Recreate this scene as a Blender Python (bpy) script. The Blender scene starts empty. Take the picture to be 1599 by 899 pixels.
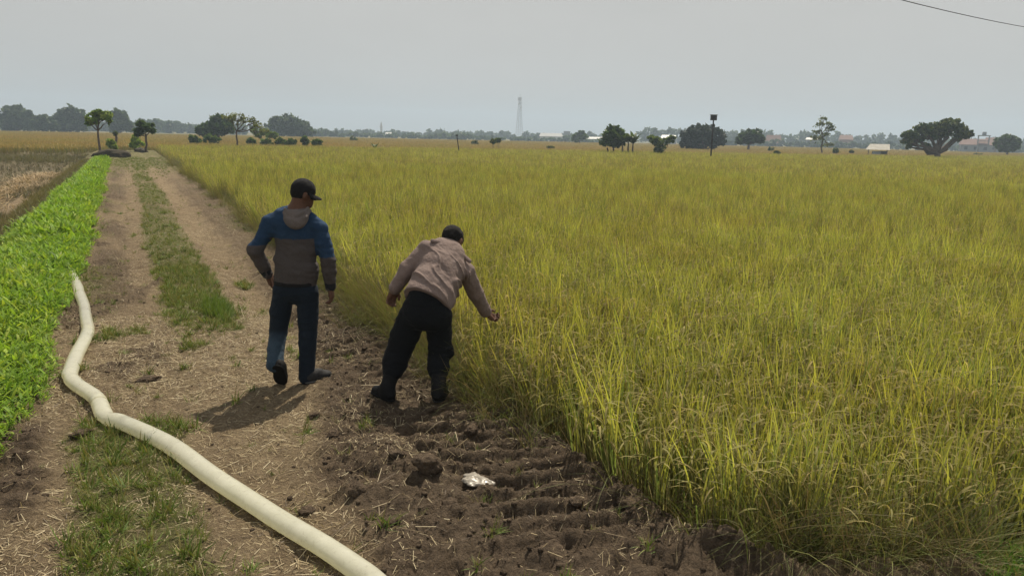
import bpy, math, random
import numpy as np
from mathutils import Matrix, Vector

rng = np.random.default_rng(7)
random.seed(7)
scene = bpy.context.scene
COL = scene.collection

# ------------------------------------------------------------------ camera
F = 1150.0; H = 2.05
PITCH = math.radians(11.6); ROLL = math.radians(1.3); YAW = math.radians(27.6)
_f = np.array([math.sin(YAW)*math.cos(PITCH), math.cos(YAW)*math.cos(PITCH), -math.sin(PITCH)])
_r = np.array([math.cos(YAW), -math.sin(YAW), 0.0]); _u = np.cross(_r, _f)
CR = _r*math.cos(ROLL)+_u*math.sin(ROLL); CU = -_r*math.sin(ROLL)+_u*math.cos(ROLL)
FH = np.array([math.sin(YAW), math.cos(YAW), 0.0])       # horizontal viewing direction
CP = np.array([0, 0, H])
cam_data = bpy.data.cameras.new('camera'); cam = bpy.data.objects.new('camera', cam_data)
COL.objects.link(cam); scene.camera = cam
cam_data.sensor_width = 36; cam_data.lens = F/1599*36; cam_data.clip_start = 0.05; cam_data.clip_end = 12000
cam.matrix_world = Matrix(((CR[0], CU[0], -_f[0], 0), (CR[1], CU[1], -_f[1], 0), (CR[2], CU[2], -_f[2], H), (0, 0, 0, 1)))

# ------------------------------------------------------------------ world, sun, exposure
SUN_AZ, SUN_EL = math.radians(45), math.radians(57)      # clockwise from +Y
world = bpy.data.worlds.new('World'); scene.world = world; world.use_nodes = True
wn = world.node_tree; wn.nodes.clear()
sky = wn.nodes.new('ShaderNodeTexSky'); sky.sky_type = 'NISHITA'; sky.sun_disc = False
sky.sun_elevation = SUN_EL; sky.sun_rotation = SUN_AZ
sky.air_density = 1.0; sky.dust_density = 6.0; sky.ozone_density = 1.0
hs = wn.nodes.new('ShaderNodeHueSaturation'); hs.inputs['Saturation'].default_value = 0.10
mx = wn.nodes.new('ShaderNodeMix'); mx.data_type = 'RGBA'; mx.inputs[0].default_value = 0.86
mx.inputs[7].default_value = (6.45, 6.33, 6.02, 1)
bg = wn.nodes.new('ShaderNodeBackground'); bg.inputs[1].default_value = 0.075
wo = wn.nodes.new('ShaderNodeOutputWorld')
wn.links.new(sky.outputs[0], hs.inputs['Color']); wn.links.new(hs.outputs[0], mx.inputs[6])
cn = wn.nodes.new('ShaderNodeTexNoise'); cn.inputs['Scale'].default_value = 2.2; cn.inputs['Detail'].default_value = 5   # faint veils of high haze
cr_ = wn.nodes.new('ShaderNodeMapRange'); cr_.inputs[1].default_value = 0.3; cr_.inputs[2].default_value = 0.7; cr_.inputs[3].default_value = 0.955; cr_.inputs[4].default_value = 1.045
tcw = wn.nodes.new('ShaderNodeTexCoord'); mpw = wn.nodes.new('ShaderNodeMapping'); mpw.inputs['Scale'].default_value = (1, 1, 3.5); wn.links.new(tcw.outputs['Generated'], mpw.inputs[0]); wn.links.new(mpw.outputs[0], cn.inputs['Vector'])
cm_ = wn.nodes.new('ShaderNodeMix'); cm_.data_type = 'RGBA'; cm_.blend_type = 'MULTIPLY'; cm_.inputs[0].default_value = 1.0
wn.links.new(cn.outputs[0], cr_.inputs[0]); wn.links.new(mx.outputs[2], cm_.inputs[6]); wn.links.new(cr_.outputs[0], cm_.inputs[7])
wn.links.new(cm_.outputs[2], bg.inputs[0]); wn.links.new(bg.outputs[0], wo.inputs[0])
sun_d = bpy.data.lights.new('sun', 'SUN'); sun_d.energy = 5.0; sun_d.angle = math.radians(0.9); sun_d.color = (1.0, 0.90, 0.73)
sun = bpy.data.objects.new('sun', sun_d); COL.objects.link(sun)
SD = np.array([math.sin(SUN_AZ)*math.cos(SUN_EL), math.cos(SUN_AZ)*math.cos(SUN_EL), math.sin(SUN_EL)])
sun.rotation_euler = Vector(SD).to_track_quat('Z', 'Y').to_euler()
sun.location = (20, 20, 40)
vs = scene.view_settings; vs.view_transform = 'Standard'; vs.look = 'None'; vs.exposure = 0.22; vs.gamma = 1; vs.use_curve_mapping = False
scene.render.engine = 'CYCLES'
cy = scene.cycles
cy.use_denoising = True; cy.denoiser = 'OPENIMAGEDENOISE'
cy.max_bounces = 4; cy.diffuse_bounces = 2; cy.glossy_bounces = 2; cy.transmission_bounces = 4; cy.transparent_max_bounces = 8
cy.volume_bounces = 0; cy.sample_clamp_indirect = 6; cy.caustics_reflective = False; cy.caustics_refractive = False

# ------------------------------------------------------------------ helpers
def ray(px, py): return _f+CR*(px-799.5)/F-CU*(py-449.5)/F
def P(px, py, depth):                      # point seen at a pixel of the photograph, `depth` metres ahead of the camera
    d = ray(px, py); return CP+d*(depth/(d@FH))
def G(px, py, z=0.0):
    d = ray(px, py); return CP+d*((z-H)/d[2])
def depth_of(p): return float(np.asarray(p)[:3]@FH)

def hash3(ix, iy, iz, seed):
    h = (ix.astype(np.int64)*374761393+iy.astype(np.int64)*668265263+iz.astype(np.int64)*2147483647+seed*1274126177) & 0xffffffff
    h = ((h ^ (h >> 13))*1274126177) & 0xffffffff
    h = ((h ^ (h >> 16))*2246822519) & 0xffffffff
    return ((h ^ (h >> 15)) & 0xffffff)/float(0xffffff)
def vnoise(x, y, z=None, seed=0):
    x = np.asarray(x, float); y = np.asarray(y, float); z = np.zeros_like(x) if z is None else np.asarray(z, float)
    ix, iy, iz = np.floor(x).astype(np.int64), np.floor(y).astype(np.int64), np.floor(z).astype(np.int64)
    fx, fy, fz = x-ix, y-iy, z-iz
    fx, fy, fz = fx*fx*(3-2*fx), fy*fy*(3-2*fy), fz*fz*(3-2*fz)
    def L(a, b, t): return a+(b-a)*t
    r = []
    for dz in (0, 1):
        a = L(hash3(ix, iy, iz+dz, seed), hash3(ix+1, iy, iz+dz, seed), fx)
        b = L(hash3(ix, iy+1, iz+dz, seed), hash3(ix+1, iy+1, iz+dz, seed), fx)
        r.append(L(a, b, fy))
        if dz == 0 and not np.any(fz): return r[0]*2-1
    return L(r[0], r[1], fz)*2-1
def fbm(x, y, z=None, seed=0, octv=4, gain=0.5):
    s = 0; a = 1; t = 0; k = 1.0
    for o in range(octv):
        s = s+a*vnoise(x*k, y*k, None if z is None else z*k, seed+o*17); t += a; a *= gain; k *= 2.03
    return s/t
def sstep(x, a, b):
    t = np.clip((x-a)/(b-a), 0, 1); return t*t*(3-2*t)
def worley(x, y, seed=0):
    ix, iy = np.floor(x).astype(np.int64), np.floor(y).astype(np.int64)
    best = np.full(x.shape, 9.0); rid = np.zeros(x.shape)
    z0 = np.zeros_like(ix)
    for dx in (-1, 0, 1):
        for dy in (-1, 0, 1):
            cx, cy_ = ix+dx, iy+dy
            px = cx+hash3(cx, cy_, z0, seed); py = cy_+hash3(cx, cy_, z0, seed+5)
            d = np.hypot(px-x, py-y); m = d < best
            rid = np.where(m, hash3(cx, cy_, z0, seed+9), rid); best = np.minimum(d, best)
    return best, rid

def fast_mesh(name, verts, faces, col=None, smooth=False):
    verts = np.ascontiguousarray(verts, np.float32); faces = np.ascontiguousarray(faces, np.int32)
    me = bpy.data.meshes.new(name); n, k = faces.shape
    me.vertices.add(len(verts)); me.vertices.foreach_set('co', verts.ravel())
    me.loops.add(n*k); me.loops.foreach_set('vertex_index', faces.ravel())
    me.polygons.add(n); me.polygons.foreach_set('loop_start', np.arange(0, n*k, k, dtype=np.int32))
    if smooth: me.polygons.foreach_set('use_smooth', np.ones(n, bool))
    me.update(calc_edges=True)
    if col is not None: set_col(me, col)
    return me
def set_col(me, col):
    c = np.ones((len(me.vertices), 4), np.float32); c[:, :3] = col
    a = me.attributes.new('Col', 'FLOAT_COLOR', 'POINT'); a.data.foreach_set('color', c.ravel())
def link(name, me, mat=None, parent=None, loc=None):
    o = bpy.data.objects.new(name, me); COL.objects.link(o)
    if mat is not None: me.materials.append(mat)
    if parent is not None: o.parent = parent
    if loc is not None: o.location = loc
    return o
def tag(o, label=None, cat=None, group=None, kind=None):
    if label: o['label'] = label
    if cat: o['category'] = cat
    if group: o['group'] = group
    if kind: o['kind'] = kind
    return o
def empty(name, loc, label, cat, group=None):
    o = bpy.data.objects.new(name, None); COL.objects.link(o); o.location = loc; o.empty_display_size = 0.2
    return tag(o, label, cat, group)

class MB:                                   # mesh collector (mixed tri/quad)
    def __init__(s): s.v = []; s.f = []
    def add(s, v, f):
        k = len(s.v); s.v += [tuple(map(float, p)) for p in v]; s.f += [tuple(i+k for i in q) for q in f]; return s
    def box(s, c, d, rz=0.0):
        c = np.array(c, float); x, y, z = np.array(d, float)/2; ca, sa = math.cos(rz), math.sin(rz); v = []
        for sx, sy, sz in ((-1,-1,-1),(1,-1,-1),(1,1,-1),(-1,1,-1),(-1,-1,1),(1,-1,1),(1,1,1),(-1,1,1)):
            a, b = sx*x, sy*y; v.append(c+(a*ca-b*sa, a*sa+b*ca, sz*z))
        return s.add(v, [(0,3,2,1),(4,5,6,7),(0,1,5,4),(1,2,6,5),(2,3,7,6),(3,0,4,7)])
    def tube(s, pts, rad, n=8, cap=True):
        pts = [np.array(p, float) for p in pts]; rings = []
        for i, p in enumerate(pts):
            t = pts[min(i+1, len(pts)-1)]-pts[max(i-1, 0)]; t = t/(np.linalg.norm(t)+1e-9)
            a = np.cross(t, (0, 0, 1.0)) if abs(t[2]) < 0.95 else np.cross(t, (1.0, 0, 0)); a /= np.linalg.norm(a); b = np.cross(t, a)
            r = rad[i] if hasattr(rad, '__len__') else rad
            rings.append([p+r*(a*math.cos(2*math.pi*k/n)+b*math.sin(2*math.pi*k/n)) for k in range(n)])
        v = [q for r in rings for q in r]; f = []
        for i in range(len(rings)-1):
            for k in range(n): f.append((i*n+k, i*n+(k+1) % n, (i+1)*n+(k+1) % n, (i+1)*n+k))
        if cap: f.append(tuple(range(n-1, -1, -1))); f.append(tuple((len(rings)-1)*n+k for k in range(n)))
        return s.add(v, f)
    def build(s, name, mat, parent=None, smooth=False, loc=None):
        me = bpy.data.meshes.new(name); me.from_pydata(s.v, [], s.f)
        if smooth: me.polygons.foreach_set('use_smooth', np.ones(len(s.f), bool))
        me.update(); return link(name, me, mat, parent, loc)

# ------------------------------------------------------------------ materials
def new_mat(name):
    m = bpy.data.materials.new(name); m.use_nodes = True; nt = m.node_tree; nt.nodes.clear()
    out = nt.nodes.new('ShaderNodeOutputMaterial'); return m, nt, out
def N(nt, typ, **kw):
    n = nt.nodes.new(typ)
    for k, v in kw.items(): setattr(n, k, v)
    return n
def mixcol(nt, fac, a, b, mode='MIX'):
    n = N(nt, 'ShaderNodeMix', data_type='RGBA', blend_type=mode)
    for s, v in ((0, fac), (6, a), (7, b)):
        if isinstance(v, (int, float)): n.inputs[s].default_value = v
        elif isinstance(v, tuple): n.inputs[s].default_value = (*v, 1)
        else: nt.links.new(v, n.inputs[s])
    return n.outputs[2]
def noise_fac(nt, scale, lo, hi, detail=4, vec=None, rough=0.6):
    n = N(nt, 'ShaderNodeTexNoise'); n.inputs['Scale'].default_value = scale; n.inputs['Detail'].default_value = detail; n.inputs['Roughness'].default_value = rough
    if vec is not None: nt.links.new(vec, n.inputs['Vector'])
    r = N(nt, 'ShaderNodeMapRange'); r.inputs[1].default_value = lo; r.inputs[2].default_value = hi
    nt.links.new(n.outputs[0], r.inputs[0]); return r.outputs[0]
def world_pos(nt): return N(nt, 'ShaderNodeNewGeometry').outputs['Position']

def simple(name, color, rough=0.8, var=0.25, scale=6.0, bump=0.0, metallic=0.0, spec=0.3):
    m, nt, out = new_mat(name); b = N(nt, 'ShaderNodeBsdfPrincipled')
    tc = N(nt, 'ShaderNodeTexCoord').outputs['Object']
    f = noise_fac(nt, scale, 0.3, 0.7, vec=tc)
    c = mixcol(nt, f, tuple(x*(1-var) for x in color), tuple(min(1, x*(1+var)) for x in color))
    nt.links.new(c, b.inputs['Base Color']); b.inputs['Roughness'].default_value = rough; b.inputs['Metallic'].default_value = metallic
    b.inputs['Specular IOR Level'].default_value = spec
    if bump:
        bp = N(nt, 'ShaderNodeBump'); bp.inputs['Strength'].default_value = bump; bp.inputs['Distance'].default_value = 0.02
        nt.links.new(f, bp.inputs['Height']); nt.links.new(bp.outputs[0], b.inputs['Normal'])
    nt.links.new(b.outputs[0], out.inputs[0]); return m

def leaf_mat(name, tint=(1, 1, 1), transl=0.4, rough=0.55, patch=None, randvar=0.18, spec=0.25):
    """leaf colour from the mesh's Col attribute, varied per plant and over the field"""
    m, nt, out = new_mat(name)
    at = N(nt, 'ShaderNodeAttribute', attribute_name='Col').outputs['Color']
    c = mixcol(nt, 1.0, at, tint, 'MULTIPLY')
    rnd = N(nt, 'ShaderNodeObjectInfo').outputs['Random']
    mr = N(nt, 'ShaderNodeMapRange'); mr.inputs[3].default_value = 1-randvar; mr.inputs[4].default_value = 1+randvar
    nt.links.new(rnd, mr.inputs[0])
    hsv = N(nt, 'ShaderNodeHueSaturation'); nt.links.new(mr.outputs[0], hsv.inputs['Value']); nt.links.new(c, hsv.inputs['Color']); c = hsv.outputs[0]
    if patch:
        scale, col2, amt = patch
        f = noise_fac(nt, scale, 0.42, 0.66, vec=world_pos(nt), detail=5)
        mm = N(nt, 'ShaderNodeMath', operation='MULTIPLY'); mm.inputs[1].default_value = amt; nt.links.new(f, mm.inputs[0])
        c = mixcol(nt, mm.outputs[0], c, mixcol(nt, 1.0, c, col2, 'MULTIPLY'))
    b = N(nt, 'ShaderNodeBsdfPrincipled'); b.inputs['Roughness'].default_value = rough; b.inputs['Specular IOR Level'].default_value = spec
    nt.links.new(c, b.inputs['Base Color'])
    t = N(nt, 'ShaderNodeBsdfTranslucent'); tcol = mixcol(nt, 1.0, c, (1.18, 1.14, 0.75), 'MULTIPLY'); nt.links.new(tcol, t.inputs[0])
    ms = N(nt, 'ShaderNodeMixShader'); ms.inputs[0].default_value = transl
    nt.links.new(b.outputs[0], ms.inputs[1]); nt.links.new(t.outputs[0], ms.inputs[2]); nt.links.new(ms.outputs[0], out.inputs[0])
    return m

# ------------------------------------------------------------------ blades
def blades(base, az, th0, kap, length, width, nseg, c0, c1, prof='grass', twist=0.0, cmid=None, mid=0.5):
    """ribbons: arrays of N blades -> verts, faces, colours"""
    n = len(az); s = np.linspace(0, 1, nseg+1)
    d = np.stack([np.cos(az), np.sin(az), np.zeros(n)], 1)
    w0 = np.stack([-np.sin(az+twist), np.cos(az+twist), np.zeros(n)], 1)
    pts = np.zeros((n, nseg+1, 3)); pts[:, 0] = base
    for i in range(nseg):
        th = th0+kap*(s[i]+0.5/nseg)
        pts[:, i+1] = pts[:, i]+(d*np.sin(th)[:, None]+np.array([0, 0, 1.])*np.cos(th)[:, None])*(length/nseg)[:, None]
    if prof == 'grass': pr = np.maximum(0.07, (1-s**2.2))*np.minimum(1, 0.45+s*2.2)
    elif prof == 'leaf': pr = np.maximum(0.05, np.sin(np.pi*np.clip(s, 0, 1)**0.75))
    elif prof == 'panicle': pr = np.maximum(0.10, np.sin(np.pi*np.clip(s*0.92+0.03, 0, 1)**1.6))
    else: pr = np.ones_like(s)
    hw = (width[:, None]*pr[None, :])[:, :, None]*0.5
    v = np.stack([pts-w0[:, None]*hw, pts+w0[:, None]*hw], 2).reshape(n, -1, 3)
    f = []
    for i in range(nseg): f.append((2*i, 2*i+1, 2*i+3, 2*i+2))
    f = np.array(f)[None]+(np.arange(n)*(2*nseg+2))[:, None, None]
    t = np.repeat(s, 2)[None, :, None]
    c0 = np.broadcast_to(np.asarray(c0, float), (n, 3))[:, None]; c1 = np.broadcast_to(np.asarray(c1, float), (n, 3))[:, None]
    if cmid is None: col = c0+(c1-c0)*t
    else:
        cm = np.broadcast_to(np.asarray(cmid, float), (n, 3))[:, None]
        col = np.where(t < mid, c0+(cm-c0)*(t/mid), cm+(c1-cm)*((t-mid)/(1-mid)))
    return v.reshape(-1, 3), f.reshape(-1, 4), np.broadcast_to(col, v.shape).reshape(-1, 3)
def merge(*parts):
    V, Fc, C = [], [], []; k = 0
    for v, f, c in parts: V.append(v); Fc.append(f+k); C.append(c); k += len(v)
    return np.concatenate(V), np.concatenate(Fc), np.concatenate(C)
def pick(cols, n, jit=0.15):
    c = np.array(cols)[rng.integers(0, len(cols), n)]; return np.clip(c*(1+rng.uniform(-jit, jit, (n, 1))), 0, 1)

def scatter(name, variants, pts, rot, scl, mat, idx=None):
    """one object: variants and points live in the same mesh, geometry nodes put a variant on each point"""
    nv = len(variants); n = len(pts)
    v, f, c = merge(*variants)
    var = np.concatenate([np.full(len(x[0]), i, np.int32) for i, x in enumerate(variants)])
    allv = np.concatenate([v, pts]); me = fast_mesh(name, allv, f)
    cc = np.concatenate([c, np.zeros((n, 3))]); set_col(me, cc)
    a = me.attributes.new('var', 'INT', 'POINT'); a.data.foreach_set('value', np.concatenate([var, np.full(n, -1, np.int32)]))
    a = me.attributes.new('rot', 'FLOAT_VECTOR', 'POINT'); a.data.foreach_set('vector', np.concatenate([np.zeros((len(v), 3)), rot]).astype(np.float32).ravel())
    sc3 = np.broadcast_to(np.asarray(scl, float).reshape(n, -1), (n, 3))
    a = me.attributes.new('scl', 'FLOAT_VECTOR', 'POINT'); a.data.foreach_set('vector', np.concatenate([np.ones((len(v), 3)), sc3]).astype(np.float32).ravel())
    if idx is None: idx = rng.integers(0, nv, n)
    a = me.attributes.new('idx', 'INT', 'POINT'); a.data.foreach_set('value', np.concatenate([np.zeros(len(v), np.int32), idx.astype(np.int32)]))
    o = link(name, me, mat)
    ng = bpy.data.node_groups.new(name+'_scatter', 'GeometryNodeTree')
    ng.interface.new_socket('Geometry', in_out='INPUT', socket_type='NodeSocketGeometry')
    ng.interface.new_socket('Geometry', in_out='OUTPUT', socket_type='NodeSocketGeometry')
    gi = ng.nodes.new('NodeGroupInput'); go = ng.nodes.new('NodeGroupOutput')
    def attr(nm, t):
        q = ng.nodes.new('GeometryNodeInputNamedAttribute'); q.data_type = t; q.inputs['Name'].default_value = nm; return q.outputs['Attribute']
    vattr = attr('var', 'INT')
    cmp = ng.nodes.new('FunctionNodeCompare'); cmp.data_type = 'INT'; cmp.operation = 'GREATER_EQUAL'
    ia = [s for s in cmp.inputs if s.type == 'INT']; ng.links.new(vattr, ia[0]); ia[1].default_value = 0
    sep = ng.nodes.new('GeometryNodeSeparateGeometry'); sep.domain = 'POINT'
    ng.links.new(gi.outputs[0], sep.inputs[0]); ng.links.new(cmp.outputs[0], sep.inputs['Selection'])
    sp = ng.nodes.new('GeometryNodeSplitToInstances'); sp.domain = 'POINT'
    ng.links.new(sep.outputs['Selection'], sp.inputs[0]); ng.links.new(vattr, sp.inputs['Group ID'])
    iop = ng.nodes.new('GeometryNodeInstanceOnPoints')
    ng.links.new(sep.outputs['Inverted'], iop.inputs['Points']); ng.links.new(sp.outputs[0], iop.inputs['Instance'])
    iop.inputs['Pick Instance'].default_value = True
    ng.links.new(attr('idx', 'INT'), iop.inputs['Instance Index'])
    e2r = ng.nodes.new('FunctionNodeEulerToRotation'); ng.links.new(attr('rot', 'FLOAT_VECTOR'), e2r.inputs[0])
    ng.links.new(e2r.outputs[0], iop.inputs['Rotation']); ng.links.new(attr('scl', 'FLOAT_VECTOR'), iop.inputs['Scale'])
    ng.links.new(iop.outputs[0], go.inputs[0])
    md = o.modifiers.new('scatter', 'NODES'); md.node_group = ng
    return o
def rotz(n, tilt=0.0):
    return np.stack([rng.normal(0, tilt, n) if tilt else np.zeros(n), rng.normal(0, tilt, n) if tilt else np.zeros(n), rng.uniform(0, 6.283, n)], 1)
def in_view(p, margin=80, top=1.2):
    """points that the photograph's wedge (with a margin) can see: keeps the fields cheap"""
    d = p-CP; w = d@_f; x = 799.5+F*(d@CR)/np.maximum(w, 0.1)
    return (w > 0.8) & (x > -margin-250/np.maximum(w, .3)) & (x < 1599+margin+500/np.maximum(w, .3))

# ------------------------------------------------------------------ terrain: the earth track between the beds and the rice
FIELD_Z = -0.26
def field_mask(x, y):                      # 1 inside the sunken rice field
    wob = 0.10*fbm(x*0+3.1, y*0.9, seed=3)+0.05*fbm(x*1.7, y*1.7, seed=4)
    front = 1.72+0.10*fbm(x*1.1, y*0+5.0, seed=6)+0.95*np.exp(-np.maximum(x-2.4, 0)/0.55)
    return sstep(x+wob, 2.38, 2.72)*sstep(y, front-0.02, front+0.28)
def left_drop(x, y):
    return sstep(-(x+0.08*fbm(x*0, y*0.7, seed=8)), 2.0, 2.9)
def mud_mask(x, y):
    n = 0.16*fbm(x*1.6, y*1.1, seed=11, octv=3)
    lb = np.interp(y, [0, 2.6, 3.4, 4.2, 5.2, 6.3, 8.5, 10, 12], [0.95, 0.95, 0.88, 0.80, 1.12, 1.36, 1.48, 1.55, 1.58])
    strip = sstep(x+n, lb-0.10, lb+0.14)*(1-sstep(x-n, 2.52, 2.80))
    far = (1-0.30*sstep(y, 7.5, 11.5))*(1-0.8*sstep(y, 26, 40))
    left = sstep(-x+n, 0.44, 0.60)*(1-sstep(-x+n*1.3, 1.1, 1.5))*sstep(y+n, 4.15, 4.4)*(1-sstep(y+n, 5.55, 5.9))
    lrut = 0.9*np.exp(-(((x+0.34+0.5*n)/0.30)**4))*sstep(y+2*n, 8.4, 11)*(1-sstep(y, 38, 52))*sstep(fbm(x*1.2, y*0.35, seed=15), -0.5, 0.15)
    spots = 0.85*sstep(fbm(x*1.8, y*1.0, seed=14, octv=4), 0.16, 0.42)*sstep(y, 5.6, 7.0)*(1-sstep(y, 16, 30))*sstep(-x, -1.3, -0.2)
    return np.clip(np.maximum.reduce([strip*far, left, lrut, spots]), 0, 1)
def grass_mask(x, y):
    n = fbm(x*1.5, y*0.9, seed=21, octv=4)
    centre = 0.62+0.05*np.sin(y*0.3)
    mid = (1-sstep(np.abs(x-centre)+0.10*n, 0.24, 0.46))*sstep(y, 7.4, 9.4)
    mid *= 0.35+0.65*sstep(fbm(x*1.1, y*0.5, seed=23)+0.25*sstep(y, 11, 14), -0.2, 0.25)
    patch = (1-sstep(np.abs(x+0.10)+0.14*n, 0.22, 0.42))*sstep(y+0.3*n, 3.0, 3.3)*(1-sstep(y+0.3*n, 5.35, 5.75))
    bedside = 0.55*np.exp(-((x+0.5)/0.22)**2)*sstep(n, -0.1, 0.35)*sstep(y, 8.2, 9)
    ricefoot = 0.5*np.exp(-((x-2.15)/0.28)**2)*sstep(n, -0.05, 0.3)*sstep(y, 7, 8)
    tuft = sstep(fbm(x*2.2, y*1.6, seed=24), 0.33, 0.55)*0.6*sstep(y, 6.2, 7.5)*(1-sstep(x, 1.2, 1.6))
    end = 0.95*sstep(y, 34, 52)*sstep(n, -0.7, 0.0)
    return np.clip(np.maximum.reduce([mid, patch, bedside, ricefoot, tuft, end]), 0, 1)
def height(x, y, fine=True):
    h = 0.035*fbm(x*0.7, y*0.5, seed=31, octv=3)
    h = h-0.05*np.exp(-((x+0.12)/0.28)**2)*sstep(y, 8, 12)-0.055*np.exp(-((x-1.38)/0.22)**2)*sstep(y, 5.6, 8)
    h = h+0.03*np.exp(-((x-0.62)/0.3)**2)*sstep(y, 8, 10)
    m = mud_mask(x, y); g = grass_mask(x, y)
    if fine:
        h = h+(0.030*fbm(x*6, y*6, seed=32, octv=5, gain=0.58)+0.012*fbm(x*33, y*33, seed=33, octv=2))*(1-0.6*m)
        # churned earth: lumps, cracks and the bars of the tractor wheels
        w1, id1 = worley(x*7+0.6*fbm(x*5, y*5, seed=40), y*9+0.6*fbm(x*5, y*5, seed=41), 42)
        w2, id2 = worley(x*17, y*19, 44)
        lump = np.sqrt(np.clip(1-(w1/0.62)**2, 0, 1))*(0.15+id1**1.6)*0.085+np.sqrt(np.clip(1-(w2/0.6)**2, 0, 1))*(0.1+id2)*0.016
        ang = math.radians(-17); along = x*math.cos(ang)+y*math.sin(ang); across = -x*math.sin(ang)+y*math.cos(ang)
        ph = across/0.172+0.30*fbm(x*0.9, y*0.9, seed=46)+0.14*fbm(x*5, y*5, seed=47)
        saw = ph-np.floor(ph); bar = np.where(saw < 0.58, np.sin(np.pi*saw/0.58)**0.6, 0.0)
        track = np.exp(-(((x-1.96+0.04*np.sin(y))/0.50)**4))*sstep(y, 2.4, 3.0)*(1-sstep(y, 9.0, 11.5))
        track = np.maximum(track, 0.9*np.exp(-(((x+0.78)/0.42)**4))*sstep(y, 4.2, 4.6)*(1-sstep(y, 5.4, 5.8)))
        track = track*sstep(fbm(x*1.6, y*1.6, seed=48), -0.55, 0.1)
        rg = 1-np.abs(fbm(x*5.5+0.4*fbm(x*9, y*9, seed=57), y*7.5, seed=55, octv=4, gain=0.6))*2.2
        h = h+m*(0.44*lump*(1-0.8*track)+track*bar*0.080*(0.7+0.3*id1)+0.034*np.clip(rg, -0.4, 1)*(1-0.8*track)+0.028*fbm(x*3.1, y*3.1, seed=49, octv=4)+0.048*fbm(x*15, y*17, seed=50, octv=5, gain=0.66)*(1-0.35*track))
        heap = np.exp(-(((x-1.30)/0.36)**2+((y-3.95)/0.55)**2))*0.10+np.exp(-(((x-1.30)/0.16)**2+((y-5.55)/0.22)**2))*0.06
        h = h+heap*(0.75+0.6*fbm(x*6, y*6, seed=51, octv=3))
    # ridge of spoil round the near corner of the field
    front = 1.60+0.95*np.exp(-np.maximum(x-2.4, 0)/0.55)
    h = h+0.16*np.exp(-((y-front)/0.16)**2)*sstep(x, 2.1, 2.6)*(1-sstep(x, 3.7, 4.3))*(0.62+0.9*(fbm(x*8, y*8, seed=52, octv=5, gain=0.62) if fine else 0))
    h = h+0.07*np.exp(-((x-2.40)/0.13)**2)*sstep(y, 2.3, 2.8)*(0.7+0.6*(fbm(x*4, y*3, seed=53) if fine else 0))
    s = field_mask(x, y); h = h*(1-s)+s*(FIELD_Z+0.3*h)
    l = left_drop(x, y); h = h*(1-l)+l*(-0.30+0.5*h)
    return h

xs = np.concatenate([np.arange(-3.4, -1.0, 0.03), np.arange(-1.0, 4.2, 0.0165), np.arange(4.2, 7.6, 0.05)])
ys = np.concatenate([np.arange(0.9, 1.3, 0.04), np.arange(1.3, 7.5, 0.0165), np.arange(7.5, 13, 0.03), np.arange(13, 26, 0.09), np.arange(26, 84, 0.45)])
XX, YY = np.meshgrid(xs, ys)
ZZ = height(XX, YY)
edge = np.maximum(sstep(-XX, 3.2, 3.4), sstep(XX, 7.2, 7.5)); edge = np.maximum(edge, sstep(YY, 79, 83))
ZZ = ZZ*(1-edge)-0.40*edge
nx, ny = len(xs), len(ys)
ii = (np.arange(ny-1)[:, None]*nx+np.arange(nx-1)[None]).ravel()
TF = np.stack([ii, ii+1, ii+nx+1, ii+nx], 1)
keep = ~((XX[:-1, :-1].ravel() > 3.3) & (YY[:-1, :-1].ravel() > 2.9))       # under the rice the field soil sheet takes over
tme = fast_mesh('dirt_track', np.stack([XX.ravel(), YY.ravel(), ZZ.ravel()], 1), TF[keep], smooth=True)
MU, GR = mud_mask(XX, YY).ravel(), grass_mask(XX, YY).ravel()
FI = field_mask(XX, YY).ravel()
ST = (np.clip(0.5+0.9*fbm(XX*1.3, YY*0.8, seed=61, octv=4), 0, 1)*(1-0.6*mud_mask(XX, YY)*(1-sstep(YY, 3.6, 5.4)))).ravel()
set_col(tme, np.stack([np.maximum(MU, FI), GR, ST], 1))

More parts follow.
